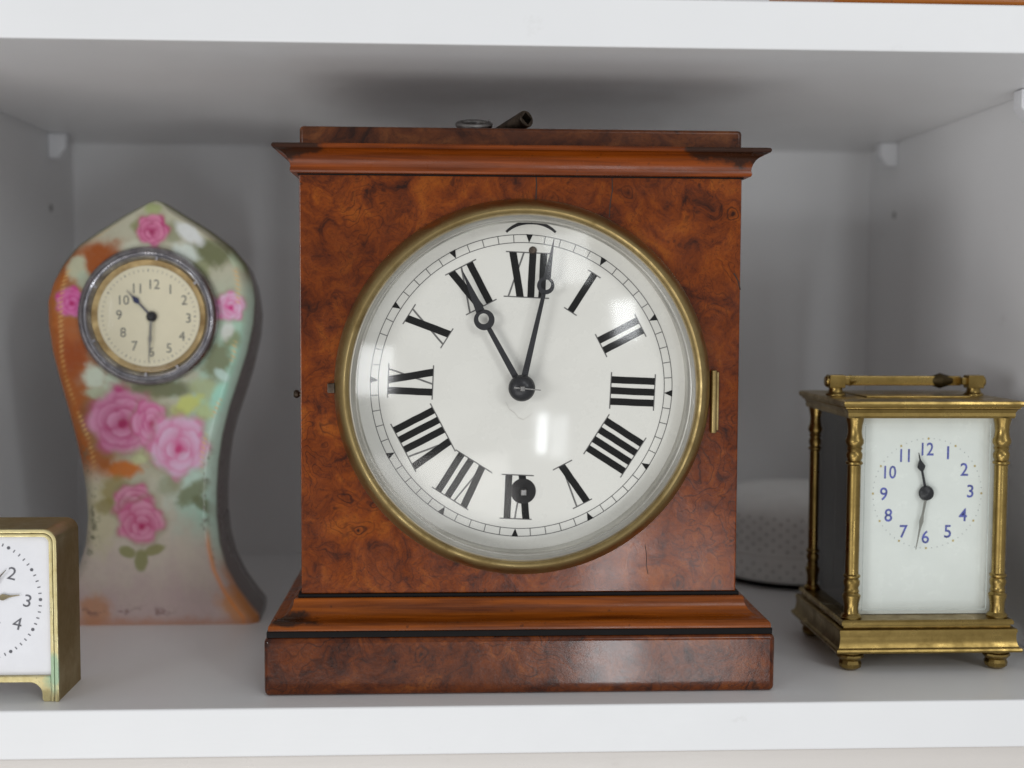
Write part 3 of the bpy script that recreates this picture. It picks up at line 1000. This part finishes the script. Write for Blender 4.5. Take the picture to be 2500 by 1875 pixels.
# the front swells gently and rolls over at its edges
verts, cols = [], []
XLs = np.interp(rows, PYS, PLX)
XRs = np.interp(rows, PYS, PRX)
SX = XLs[:, None] + (XRs - XLs)[:, None] * s[None, :]
SY = np.repeat(rows[:, None], NU, 1)
PC = paint(SX, SY, np.repeat(XLs[:, None], NU, 1), np.repeat(XRs[:, None], NU, 1))
for j in range(NV):
    for i in range(NU):
        e = min(SX[j, i] - XLs[j], XRs[j] - SX[j, i]) * 0.000228
        e = min(e, (rows[j] - 430) * 0.000228 * 0.8)
        roll = 0.0042 * max(0.0, 1 - e / 0.0060) ** 2
        p = on_y(SX[j, i], SY[j, i], YP)
        verts.append((p.x, YP + roll, max(p.z, 0.0)))
        cols.append(PC[j, i])
faces = [(j * NU + i, j * NU + i + 1, (j + 1) * NU + i + 1, (j + 1) * NU + i) for j in range(NV - 1) for i in range(NU - 1)]
# sides and back: the front outline drawn back, a little smaller
loop = [j * NU for j in range(NV)] + [(NV - 1) * NU + i for i in range(1, NU)] + [j * NU + NU - 1 for j in range(NV - 2, -1, -1)] + [i for i in range(NU - 2, 0, -1)]
nl = len(loop)
prev = loop
for (dy, k) in ((0.010, 1.0), (0.030, 0.985), (0.046, 0.955), (0.049, 0.92)):
    st = len(verts)
    for q in loop:
        x_, y_, z_ = verts[q]
        verts.append((-0.146 + (x_ + 0.146) * k, YP + dy, z_ * (k if z_ > 0.05 else 1)))
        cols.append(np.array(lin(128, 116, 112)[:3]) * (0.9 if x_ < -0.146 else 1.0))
    for i in range(nl):
        k2 = (i + 1) % nl
        faces.append((prev[i], prev[k2], st + k2, st + i))
    prev = list(range(st, st + nl))
faces.append(tuple(prev))
pb = MB().add(verts, faces)
km = NT('painted_porcelain')
at = km.n('ShaderNodeAttribute', attribute_name='paint')
gl = km.noise(km.coord(), 300, 3)
km.l(km.mix(km.ramp(gl.outputs[0], [(0.45, (0, 0, 0)), (0.75, (0.10,) * 3)]), at.outputs['Color'], lin(150, 140, 120)), km.b.inputs['Base Color'])
km.l(km.ramp(gl.outputs[0], [(0.3, (0.16,) * 3), (0.7, (0.26,) * 3)]), km.b.inputs['Roughness'])
km.set(Coat_Weight=0.1, Coat_Roughness=0.08, Specular_IOR_Level=0.4)
o0 = pc.location
me = bpy.data.meshes.new('body')
me.from_pydata([(p[0] - o0.x, p[1] - o0.y, p[2] - o0.z) for p in verts], [], faces)
ca = me.color_attributes.new('paint', 'FLOAT_COLOR', 'POINT')
ca.data.foreach_set('color', np.concatenate([np.array(cols), np.ones((len(cols), 1))], 1).astype(np.float32).ravel())
bm = bmesh.new()
bm.from_mesh(me)
bmesh.ops.recalc_face_normals(bm, faces=bm.faces)
bm.to_mesh(me)
bm.free()
me.shade_smooth()
me.set_sharp_from_angle(angle=math.radians(50))
me.materials.append(km.m)
pbody = bpy.data.objects.new('body', me)
COL.objects.link(pbody)
pbody.parent = pc

SC = 0.000228
p = on_y(322, 683, YP)
pcx, pcz = p.x, p.z
M['nickel'] = brass('tarnished_nickel', (0.52, 0.51, 0.53, 1), (0.22, 0.21, 0.23, 1), 0.28, 160)
M['gilt'] = brass('gilt_ring', (0.50, 0.37, 0.18, 1), (0.44, 0.31, 0.14, 1), 0.5)
M['cream'] = plain('cream_metal_dial', (0.88, 0.82, 0.60, 1), 0.4, 0, 0.02)
M['ink_soft'] = plain('faded_numerals', (0.17, 0.17, 0.155, 1), 0.6, 0, 0.3, 500)
R = 147 * SC
pbz = MB().lathe([(R, 0.0), (R * 1.004, -0.0016), (R * 0.985, -0.0034), (R * 0.955, -0.0042), (R * 0.93, -0.0036), (R * 0.915, -0.0022), (R * 0.895, -0.0020), (R * 0.88, -0.0032), (R * 0.865, -0.0034),
                  (R * 0.845, -0.0024), (R * 0.82, -0.0012), (R * 0.812, -0.0006)], (pcx, YP, pcz), 'Y', 96).build('bezel', M['nickel'], pc)
kn = MB()
for i in range(120):    # knurled edge of the inner step
    a = 2 * PI * i / 120
    e, t = Vector((math.cos(a), math.sin(a))), Vector((-math.sin(a), math.cos(a)))
    w = R * 0.010
    c0, c1 = e * R * 0.897, e * R * 0.917
    kn.prism([(pcx + q_.x, pcz + q_.y) for q_ in (c0 - t * w, c1 - t * w, c1 + t * w, c0 + t * w)], YP - 0.0028, YP - 0.0016)
kn.build('knurling', M['nickel'], pbz, smooth=False)
for a in (80, 150, 205, 268, 300, 35):
    e = Vector((math.cos(math.radians(a)), math.sin(math.radians(a))))
    t = Vector((-e.y, e.x))
    b = MB()
    b.prism([(pcx + q_.x, pcz + q_.y) for q_ in (e * R * 0.815 - t * 0.0006, e * R * 0.87 - t * 0.0006, e * R * 0.87 + t * 0.0006, e * R * 0.815 + t * 0.0006)], YP - 0.0040, YP - 0.0022)
    b.build('bezel_tab', M['nickel'], pbz)
MB().lathe([(R * 0.815, -0.0006), (R * 0.725, 0.0004), (R * 0.715, 0.0006)], (pcx, YP - 0.0006, pcz), 'Y', 96).build('gilt_ring', M['gilt'], pc)
pd = MB().lathe([(1e-5, 0.0), (R * 0.73, 0.0)], (pcx, YP - 0.0005, pcz), 'Y', 96).build('dial', M['cream'], pc)
yn = YP - 0.00062
ndc = on_y(325, 685, yn)
for k, (xx, yy) in {12: (334, 614), 1: (368, 625), 2: (398, 648), 3: (407, 687), 4: (393, 726), 5: (365, 752), 6: (327, 760), 7: (291, 747), 8: (266, 718), 9: (257, 680), 10: (268, 648), 11: (296, 623)}.items():
    q = on_y(xx, yy, yn)
    numeral(str(k), q.x, yn, q.z, 20 * SC, M['ink_soft'], pd, 0.95)
b = MB()
for k in range(60):
    a = k * PI / 30
    r0, r1, w = R * 0.645, R * 0.68, 0.00010 if k % 5 else 0.0002
    f = lambda r, dw: (pcx + r * math.sin(a) + dw * math.cos(a), pcz + r * math.cos(a) - dw * math.sin(a))
    flat(b, [f(r0, -w), f(r0, w), f(r1, w), f(r1, -w)], yn)
b.build('minute_track', M['ink_soft'], pd, smooth=False)


def spade(name, hub, tip, y, w, bulge, at_, mat, parent, th=0.0004):
    H2, T2 = Vector((hub.x, hub.z)), Vector((tip.x, tip.z))
    d = (T2 - H2)
    L_ = d.length
    d.normalize()
    n_ = Vector((-d.y, d.x))
    P = [(0, w), (at_ - 0.12, w * 0.8), (at_ - 0.05, bulge * 0.8), (at_, bulge), (at_ + 0.08, bulge * 0.6), (at_ + 0.16, w * 0.6), (1.0, w * 0.2)]
    poly = [H2 + d * L_ * t + n_ * q for t, q in P] + [H2 + d * L_ * t - n_ * q for t, q in reversed(P)]
    return MB().prism([tuple(v) for v in poly], y, y + th).build(name, mat, parent, smooth=False)


M['blued'] = plain('blued_steel', (0.045, 0.055, 0.13, 1), 0.3, 0.6)
M['grey_hand'] = plain('grey_steel_hand', (0.26, 0.255, 0.23, 1), 0.4, 0.4)
hub = on_y(327, 684, YP - 0.002)
spade('hour_hand', hub, on_y(273, 627, YP - 0.002), YP - 0.0018, 0.0004, 0.0014, 0.62, M['blued'], pc)
spade('minute_hand', hub, on_y(321, 781, YP - 0.003), YP - 0.0026, 0.00065, 0.00085, 0.5, M['grey_hand'], pc)
MB().lathe([(1e-5, -0.0034), (0.0012, -0.0033), (0.0024, -0.0024), (0.0026, -0.0014), (0.0020, -0.0006)], (hub.x, YP, hub.z), 'Y', 24).build('collet', M['steel_dark'], pc)
gp = [(max(R * 0.81 * i / 12, 1e-5), -0.0022 - 0.0026 * (1 - (i / 12) ** 2)) for i in range(13)]
MB().lathe(gp, (pcx, YP, pcz), 'Y', 64).build('glass', M['glass'], pc)

# ------------------------------------------------------------------ small brass clock at the shelf edge
YS = 0.0106
SXR, SXC, SH = -0.1552, -0.1862, 0.0690
sw = SXR - SXC
sc_ = thing('travel_clock', (SXC, YS, 0), 'small square brass alarm clock with a white arabic dial by the shelf edge', 'clock')
M['shell'] = brass('dull_brass_shell', (0.42, 0.33, 0.16, 1), (0.30, 0.22, 0.10, 1), 0.42, 40)
M['rim'] = brass('polished_brass_rim', (0.66, 0.58, 0.32, 1), (0.46, 0.38, 0.18, 1), 0.3, 150, (sw - 0.002, 0.0, 0.012, 0.0045))


def rr_arch(w, z0, z1, r, n=8):
    """Upright outline with rounded top corners, from bottom left round to bottom right."""
    pts = [(-w, z0)]
    for i in range(n + 1):
        t = PI - (PI / 2) * i / n
        pts.append((-w + r + r * math.cos(t), z1 - r + r * math.sin(t)))
    for i in range(n + 1):
        t = PI / 2 - (PI / 2) * i / n
        pts.append((w - r + r * math.cos(t), z1 - r + r * math.sin(t)))
    pts.append((w, z0))
    return pts


def frame(outer, inner, y0, y1):
    """Strip between two open outlines with the same point count, extruded."""
    b = MB()
    n = len(outer)
    vs = []
    for y in (y0, y1):
        vs += [(SXC + x, y, z) for x, z in outer] + [(SXC + x, y, z) for x, z in inner]
    fs = []
    for i in range(n - 1):
        fs += [(i, i + 1, n + i + 1, n + i), (2 * n + i, 3 * n + i, 3 * n + i + 1, 2 * n + i + 1), (i, 2 * n + i, 2 * n + i + 1, i + 1), (n + i, n + i + 1, 3 * n + i + 1, 3 * n + i)]
    for i in (0, n - 1):
        fs.append((i, n + i, 3 * n + i, 2 * n + i))
    return b.add(vs, fs)


frame(rr_arch(sw, 0.0, SH, 0.0050), rr_arch(sw - 0.0030, 0.0, SH - 0.0030, 0.0030), YS + 0.0012, YS + 0.0300).build('shell', M['shell'], sc_, 0.0003, 2)
# front rim: two parallel reeds
frame(rr_arch(sw + 0.0002, 0.0, SH + 0.0002, 0.0052), rr_arch(sw - 0.0014, 0.0, SH - 0.0014, 0.0038), YS, YS + 0.0014).build('rim', M['rim'], sc_, 0.0004, 2)
frame(rr_arch(sw - 0.0016, 0.0, SH - 0.0016, 0.0036), rr_arch(sw - 0.0030, 0.0, SH - 0.0030, 0.0024), YS + 0.0003, YS + 0.0016).build('rim', M['rim'], sc_, 0.0004, 2)
# lower rail curving down into the feet
w_, z0_, z1_ = sw - 0.0031, 0.0078, 0.0102
poly = [(-w_, z1_), (w_, z1_), (w_, 0.0)]
poly += [(w_ - 0.0028, 0.0), (w_ - 0.0034, 0.0012)] + [(w_ - 0.0034 - 0.0050 * (1 - math.cos(t)), 0.0028 + 0.0050 * math.sin(t)) for t in [i * PI / 16 for i in range(9)]]
poly += [(-x, z) for x, z in reversed(poly[2:])]
MB().prism([(SXC + x, z) for x, z in poly], YS + 0.0006, YS + 0.0030).build('lower_rail', M['rim'], sc_, 0.0003, 2)
dp_ = rr_arch(sw - 0.0031, 0.0103, SH - 0.0031, 0.0023)
tdm = plain('white_alarm_dial', (0.84, 0.84, 0.87, 1), 0.35, 0, 0.015)
td = MB().prism([(SXC + x, z) for x, z in dp_], YS + 0.0028, YS + 0.0280).build('dial', tdm, sc_)
tdc = on_y(-52 / DP, 1465 / DP, YS + 0.0027)
M['ink_grey'] = plain('grey_dial_print', (0.13, 0.13, 0.15, 1), 0.5, 0, 0.25, 600)
rt = 0.0240
b = MB()
for k in range(60):
    a = k * PI / 30
    e, t = Vector((math.sin(a), math.cos(a))), Vector((math.cos(a), -math.sin(a)))
    C2 = Vector((tdc.x, tdc.z))
    if k % 5:
        w = 0.00022
        flat(b, [tuple(C2 + e * r_ + t * q_) for r_, q_ in ((rt - 0.0006, -w), (rt - 0.0006, w), (rt + 0.0006, w), (rt + 0.0006, -w))], YS + 0.0027)
    else:
        flat(b, [tuple(C2 + e * rt + Vector((math.cos(2 * PI * q_ / 14), math.sin(2 * PI * q_ / 14))) * 0.00068) for q_ in range(14)], YS + 0.0027)
b.build('minute_track', M['ink_grey'], td, smooth=False)
seen = {2: (29, 1400), 3: (67, 1467), 4: (42, 1522)}
for k in range(1, 13):
    a = k * PI / 6
    nr = 0.0128 if k in (1, 5) else 0.0178
    q = on_y(seen[k][0] / DP, seen[k][1] / DP, YS + 0.0027) if k in seen else Vector((tdc.x + nr * math.sin(a), 0, tdc.z + nr * math.cos(a)))
    numeral(str(k), q.x, YS + 0.00268, q.z, 0.0050, M['ink_grey'], td, 1.05, 0.24)
M['gold_hand'] = brass('lacquered_hand', (0.30, 0.25, 0.15, 1), (0.10, 0.09, 0.07, 1), 0.35)
hb = Vector((tdc.x, 0, tdc.z))
spade('hour_hand', hb, on_y(158 / 3.317 / DP, (1230 + 740 / 3.317) / DP, YS + 0.0018), YS + 0.0018, 0.0006, 0.0013, 0.6, M['gold_hand'], sc_, 0.0003)
spade('minute_hand', hb, on_y(14 / DP, 1392 / DP, YS + 0.0012), YS + 0.0012, 0.0005, 0.0009, 0.6, M['gold_hand'], sc_, 0.0003)

# ------------------------------------------------------------------ brass carriage clock
KX, KY0, KY1 = 0.2070, 0.0372, 0.1060
kc = thing('carriage_clock', (KX, KY0, 0), 'brass carriage clock with turned columns and a white blue numbered dial', 'clock')
M['cbrass'] = brass('carriage_brass', (0.345, 0.24, 0.08, 1), (0.20, 0.135, 0.042, 1), 0.27, 110)
KH = 0.0375
kx0, kx1 = KX - KH, KX + KH
pr = [(0.0016, 0.0086), (0.0031, 0.0088), (0.0034, 0.0096), (0.0031, 0.0104), (0.0022, 0.0110), (0.0017, 0.0122), (0.0014, 0.0140), (0.0013, 0.0160), (0.0017, 0.0176), (0.0016, 0.0186), (0.0004, 0.0192),
      (-0.0006, 0.0193), (-0.0006, 0.0200), (0.0004, 0.0204), (0.0005, 0.0218), (-0.0002, 0.0226), (-0.0030, 0.0228)]
MB().loft_rect(pr, kx0, kx1, KY0 + 0.003, KY1).build('base', M['cbrass'], kc, angle=25)
pr = [(-0.0040, 0.1102), (-0.0012, 0.1103), (-0.0008, 0.1112), (-0.0009, 0.1126), (-0.0002, 0.1140), (0.0008, 0.1146), (0.0006, 0.1151), (0.0016, 0.1155), (0.0019, 0.1166), (0.0017, 0.1176), (0.0005, 0.1180)]
MB().loft_rect(pr, kx0, kx1, KY0 + 0.003, KY1).build('cornice', M['cbrass'], kc, angle=25)
MB().box((kx0 + 0.014, KY0 + 0.020, 0.1179), (kx1 - 0.014, KY1 - 0.012, 0.1188)).build('top_window_frame', M['cbrass'], kc, 0.0003, 2)
colp = [(0.0044, 0.0228), (0.0046, 0.0236), (0.0040, 0.0244), (0.0033, 0.0250), (0.0031, 0.0270), (0.0033, 0.0296), (0.0038, 0.0316), (0.0040, 0.0328), (0.0034, 0.0334), (0.0031, 0.0340), (0.0034, 0.0346), (0.0031, 0.0352),
        (0.0029, 0.0362), (0.0035, 0.0376), (0.0035, 0.0392), (0.0029, 0.0402), (0.0036, 0.0408), (0.0037, 0.0416), (0.0029, 0.0422), (0.0029, 0.0890), (0.0029, 0.0897), (0.0037, 0.0903), (0.0036, 0.0911), (0.0029, 0.0917),
        (0.0034, 0.0930), (0.0035, 0.0946), (0.0029, 0.0958), (0.0031, 0.0964), (0.0034, 0.0970), (0.0030, 0.0976), (0.0034, 0.0984), (0.0039, 0.0994), (0.0039, 0.1006), (0.0033, 0.1020), (0.0030, 0.1044), (0.0032, 0.1070),
        (0.0037, 0.1092), (0.0038, 0.1104)]
ftp = [(0.0, 0.0), (0.0030, 0.0002), (0.0047, 0.0014), (0.0050, 0.0030), (0.0044, 0.0044), (0.0050, 0.0050), (0.0060, 0.0062), (0.0058, 0.0070), (0.0048, 0.0074), (0.0050, 0.0088)]
cx_ = KH - 0.0050
ptsc = [(KX - cx_, KY0 + 0.0075), (KX + cx_, KY0 + 0.0075), (KX - cx_, KY1 - 0.0050), (KX + cx_, KY1 - 0.0050)]
for (x, y) in ptsc:
    MB().lathe(colp, (x, y, 0), 'Z', 16).build('column', M['cbrass'], kc, angle=40)
    MB().lathe(ftp, (x, y, 0), 'Z', 12).build('foot', M['cbrass'], kc, angle=24)
# enamel dial plate behind a bevelled glass, glazed dark sides, brass back door
yd = KY0 + 0.0125
M['cenamel'] = plain('white_carriage_enamel', (0.83, 0.85, 0.82, 1), 0.25, 0, 0.015)
kd_ = MB().box((KX - cx_ + 0.0008, yd, 0.0230), (KX + cx_ - 0.0008, yd + 0.002, 0.1102)).build('dial', M['cenamel'], kc)
gx0, gx1, gz0, gz1, gy = KX - cx_ + 0.0022, KX + cx_ - 0.0022, 0.0232, 0.1102, KY0 + 0.0080
bv = 0.0026
vs = [(gx0, gy + 0.0014, gz0), (gx1, gy + 0.0014, gz0), (gx1, gy + 0.0014, gz1), (gx0, gy + 0.0014, gz1), (gx0 + bv, gy, gz0 + bv), (gx1 - bv, gy, gz0 + bv), (gx1 - bv, gy, gz1 - bv), (gx0 + bv, gy, gz1 - bv)]
MB().add(vs, [(4, 5, 6, 7), (0, 1, 5, 4), (1, 2, 6, 5), (2, 3, 7, 6), (3, 0, 4, 7)]).build('front_glass', thin_glass('bevelled_glass', 1.5, (0.97, 0.985, 0.97, 1)), kc, smooth=False)
bl_ = MB()
for a, c in (((gx0 + bv, gz0 + bv), (gx1 - bv, gz0 + bv + 0.0003)), ((gx0 + bv, gz0 + bv), (gx0 + bv + 0.0003, gz1 - bv)), ((gx1 - bv - 0.0003, gz0 + bv), (gx1 - bv, gz1 - bv))):
    bl_.box((a[0], gy - 0.0001, a[1]), (c[0], gy + 0.0002, c[1]))
bl_.build('refraction_line', plain('refraction_line_tint', (0.55, 0.60, 0.56, 1), 0.2), kc)  # pale strips stand in for light refracted along the bevel
M['side_glass'] = thin_glass('shade_tinted_glass', 1.5, (0.55, 0.52, 0.46, 1), 0.02)  # brown tint puts the dim interior's shade into the pane colour
for s_ in (-1, 1):
    MB().box((KX + s_ * cx_ - 0.0006, KY0 + 0.0105, 0.0228), (KX + s_ * cx_ + 0.0006, KY1 - 0.0080, 0.1103)).build('side_glass', M['side_glass'], kc)
M['movement'] = plain('dark_movement', (0.045, 0.035, 0.022, 1), 0.45, 0.5, 0.3, 60)
mv = MB()
mv.box((KX - cx_ + 0.0010, yd + 0.0021, 0.0231), (KX + cx_ - 0.0010, yd + 0.0030, 0.1101))  # dark sheet added behind the dial so the interior looks shaded
mv.box((KX - 0.029, yd + 0.004, 0.030), (KX + 0.029, yd + 0.0065, 0.106))
mv.box((KX - 0.029, KY1 - 0.026, 0.030), (KX + 0.029, KY1 - 0.0235, 0.106))
mv.lathe([(0.0, 0.0), (0.016, 0.0), (0.016, 0.022), (0.0, 0.022)], (KX - 0.004, yd + 0.009, 0.052), 'Y', 32)
for px_, pz_ in ((-0.021, 0.034), (0.021, 0.034), (-0.021, 0.101), (0.021, 0.101)):
    mv.lathe([(0.0022, 0.0), (0.0022, 0.030)], (KX + px_, yd + 0.005, pz_), 'Y', 10)
mv.build('movement', M['movement'], kc)
MB().box((KX - cx_ + 0.002, KY1 - 0.0060, 0.0228), (KX + cx_ - 0.002, KY1 - 0.0035, 0.1103)).build('back_door', M['movement'], kc, 0.0004, 2)
# dial print
yk = yd - 0.00012
M['blue'] = plain('blue_numerals', (0.10, 0.12, 0.46, 1), 0.45, 0, 0.3, 500)
khub = on_y(2003, 1066, yk)
for k, (xx, yy) in {12: (2004, 970), 1: (2048, 978), 2: (2083, 1014), 3: (2096, 1061), 4: (2080, 1112), 5: (2047, 1148), 6: (1999, 1160), 7: (1952, 1148), 8: (1919, 1113), 9: (1909, 1067), 10: (1923, 1020), 11: (1955, 984)}.items():
    q = on_y(xx, yy, yk)
    numeral(str(k), q.x, yk, q.z, 0.0057, M['blue'], kd_, 0.85 if k > 9 else 0.95, 0.0, 0.010)
b, g2 = MB(), MB()
for k in range(60):
    a = k * PI / 30
    C2 = Vector((khub.x, khub.z)) + Vector((math.sin(a), math.cos(a))) * 0.0242
    rr_ = 0.00022 if k % 5 else 0.0005
    flat(g2 if k % 5 == 0 else b, [tuple(C2 + Vector((math.cos(2 * PI * i / 10), math.sin(2 * PI * i / 10))) * rr_) for i in range(10)], yk)
b.build('minute_track', plain('pale_grey_print', (0.36, 0.38, 0.38, 1), 0.5), kd_, smooth=False)
g2.build('gilt_dots', plain('gilt_dots_print', (0.55, 0.42, 0.16, 1), 0.5), kd_, smooth=False)
hk = on_y(2003, 1066, yd - 0.003)
spade('hour_hand', hk, on_y(1985, 978, yd - 0.002), yd - 0.0020, 0.0006, 0.0018, 0.66, M['steel_dark'], kc)
spade('minute_hand', hk, on_y(1979, 1187, yd - 0.003), yd - 0.0028, 0.0006, 0.0009, 0.5, M['grey_hand'], kc)
MB().lathe([(1e-5, -0.0040), (0.0014, -0.0039), (0.0030, -0.0030), (0.0034, -0.0018), (0.0026, -0.0006)], (hk.x, yd, hk.z), 'Y', 24).build('collet', M['steel_dark'], kc)
# folded carrying handle
hy, hz = KY0 + 0.037, 0.1243
hl, hr_ = KX - 0.0320, KX + 0.0320
for x in (hl, hr_):
    hd = MB()
    s_ = -1 if x < KX else 1
    hd.lathe([(0.0046, 0.1177), (0.0046, 0.1186), (0.0034, 0.1194), (0.0030, 0.1206), (0.0032, 0.1222)], (x, hy, 0), 'Z', 16)
    hd.box((x - 0.0036, hy - 0.0032, 0.1213), (x + 0.0036, hy + 0.0032, 0.1272))
    hd.lathe([(0.0, -0.0052), (0.0022, -0.0050), (0.0027, -0.0040), (0.0022, -0.0030), (0.0014, -0.0026), (0.0014, 0.0)], (x + (0 if s_ < 0 else 0.0), hy, hz), 'X', 16) if s_ < 0 else \
        hd.lathe([(0.0014, 0.0), (0.0014, 0.0026), (0.0022, 0.0030), (0.0027, 0.0040), (0.0022, 0.0050), (0.0, 0.0052)], (x, hy, hz), 'X', 16)
    hd.build('handle_post', M['cbrass'], kc, 0.0004, 2)
bl = MB()
bl.box((hl + 0.0040, hy + 0.0040, hz - 0.0022), (hr_ - 0.0040, hy + 0.0075, hz + 0.0022))
for x in (hl + 0.0030, hr_ - 0.0060):
    bl.box((x, hy - 0.0015, hz - 0.0016), (x + 0.0030, hy + 0.0060, hz + 0.0018))
bl.build('handle_bar', M['cbrass'], kc, 0.0005, 2)
M['tarnish'] = brass('tarnished_brass', (0.10, 0.075, 0.035, 1), (0.05, 0.035, 0.02, 1), 0.4)
for x, r_ in ((hr_ - 0.0135, 0.0036), (hl + 0.0085, 0.0026)):
    MB().lathe([(0.0006, -r_ * 1.6), (r_ * 0.7, -r_ * 0.9), (r_, 0), (r_ * 0.75, r_ * 0.8), (r_ * 0.6, r_ * 1.5)], (x, hy + 0.0058, hz), 'X', 16, (True, True)).build('handle_collar', M['tarnish'] if r_ > 0.003 else M['cbrass'], kc)

# ------------------------------------------------------------------ white perforated canister behind
NX, NY, NR = 0.2050, 0.2400, 0.0540
cn = thing('perforated_canister', (NX, NY, 0), 'round white perforated canister on a black foot behind the carriage clock', 'canister')
M['canister'] = plain('cream_plastic', (0.90, 0.895, 0.87, 1), 0.5, 0, 0.03)
cpf = [(0.0, 0.0035), (NR * 0.90, 0.0035), (NR * 0.965, 0.0055), (NR * 0.992, 0.0100), (NR, 0.0175), (NR * 1.0, 0.0186), (NR * 0.988, 0.0190), (NR * 0.988, 0.0196), (NR * 1.004, 0.0200), (NR * 1.004, 0.0300), (NR, 0.0400),
       (NR * 0.985, 0.0455), (NR * 0.95, 0.0505), (NR * 0.885, 0.0550), (NR * 0.79, 0.0590), (NR * 0.66, 0.0622), (NR * 0.45, 0.0646), (0.0, 0.0656)]
cpf = [(a_, b_ if b_ < 0.021 else 0.021 + (b_ - 0.021) * 0.74) for a_, b_ in cpf]
MB().lathe(cpf, (NX, NY, 0), 'Z', 96).build('shell', M['canister'], cn, angle=50)
MB().lathe([(0.0, 0.0), (NR * 0.86, 0.0), (NR * 0.88, 0.0010), (NR * 0.88, 0.0037)], (NX, NY, 0), 'Z', 64).build('foot', M['ink'], cn)
b = MB()
for j, z in enumerate([0.0075, 0.0110, 0.0145, 0.0226, 0.0256, 0.0286, 0.0316, 0.0346, 0.0376, 0.0402]):
    rr_ = np.interp(z, [q_[1] for q_ in cpf], [q_[0] for q_ in cpf]) + 0.00015
    for i in range(44):
        a = 2 * PI * (i + 0.5 * (j % 2)) / 44
        ct = Vector((NX + rr_ * math.cos(a), NY + rr_ * math.sin(a), z))
        t = Vector((-math.sin(a), math.cos(a), 0))
        b.add([ct + t * (0.00075 * math.cos(q_ * PI / 4)) + Vector((0, 0, 0.00060 * math.sin(q_ * PI / 4))) for q_ in range(8)], [tuple(range(8))])
po = b.build('perforations', plain('perforation_shade', (0.36, 0.35, 0.32, 1), 0.8), cn, smooth=False)
po['kind'] = 'stuff'

# ------------------------------------------------------------------ wooden object on the upper shelf
UZ = ZT + 0.0186
ub = thing('wooden_clock_base', (0.235, 0.06, UZ), 'orange brown wooden base standing on the upper shelf', 'wooden base')
M['orange_wood'] = straight_wood('orange_brown_wood', lin(150, 82, 24), lin(186, 112, 40))
MB().box((0.150, 0.006, UZ + 0.0012), (0.262, 0.110, UZ + 0.030)).build('plinth', M['orange_wood'], ub, 0.0015, 3)
MB().box((0.152, 0.008, UZ), (0.260, 0.108, UZ + 0.0014)).build('felt_pad', plain('red_felt', (0.20, 0.03, 0.05, 1), 0.9), ub)
MB().loft_rect([(0.0, UZ + 0.030), (-0.004, UZ + 0.033), (-0.010, UZ + 0.035), (-0.014, UZ + 0.042)], 0.152, 0.260, 0.008, 0.108).build('moulding', M['orange_wood'], ub)
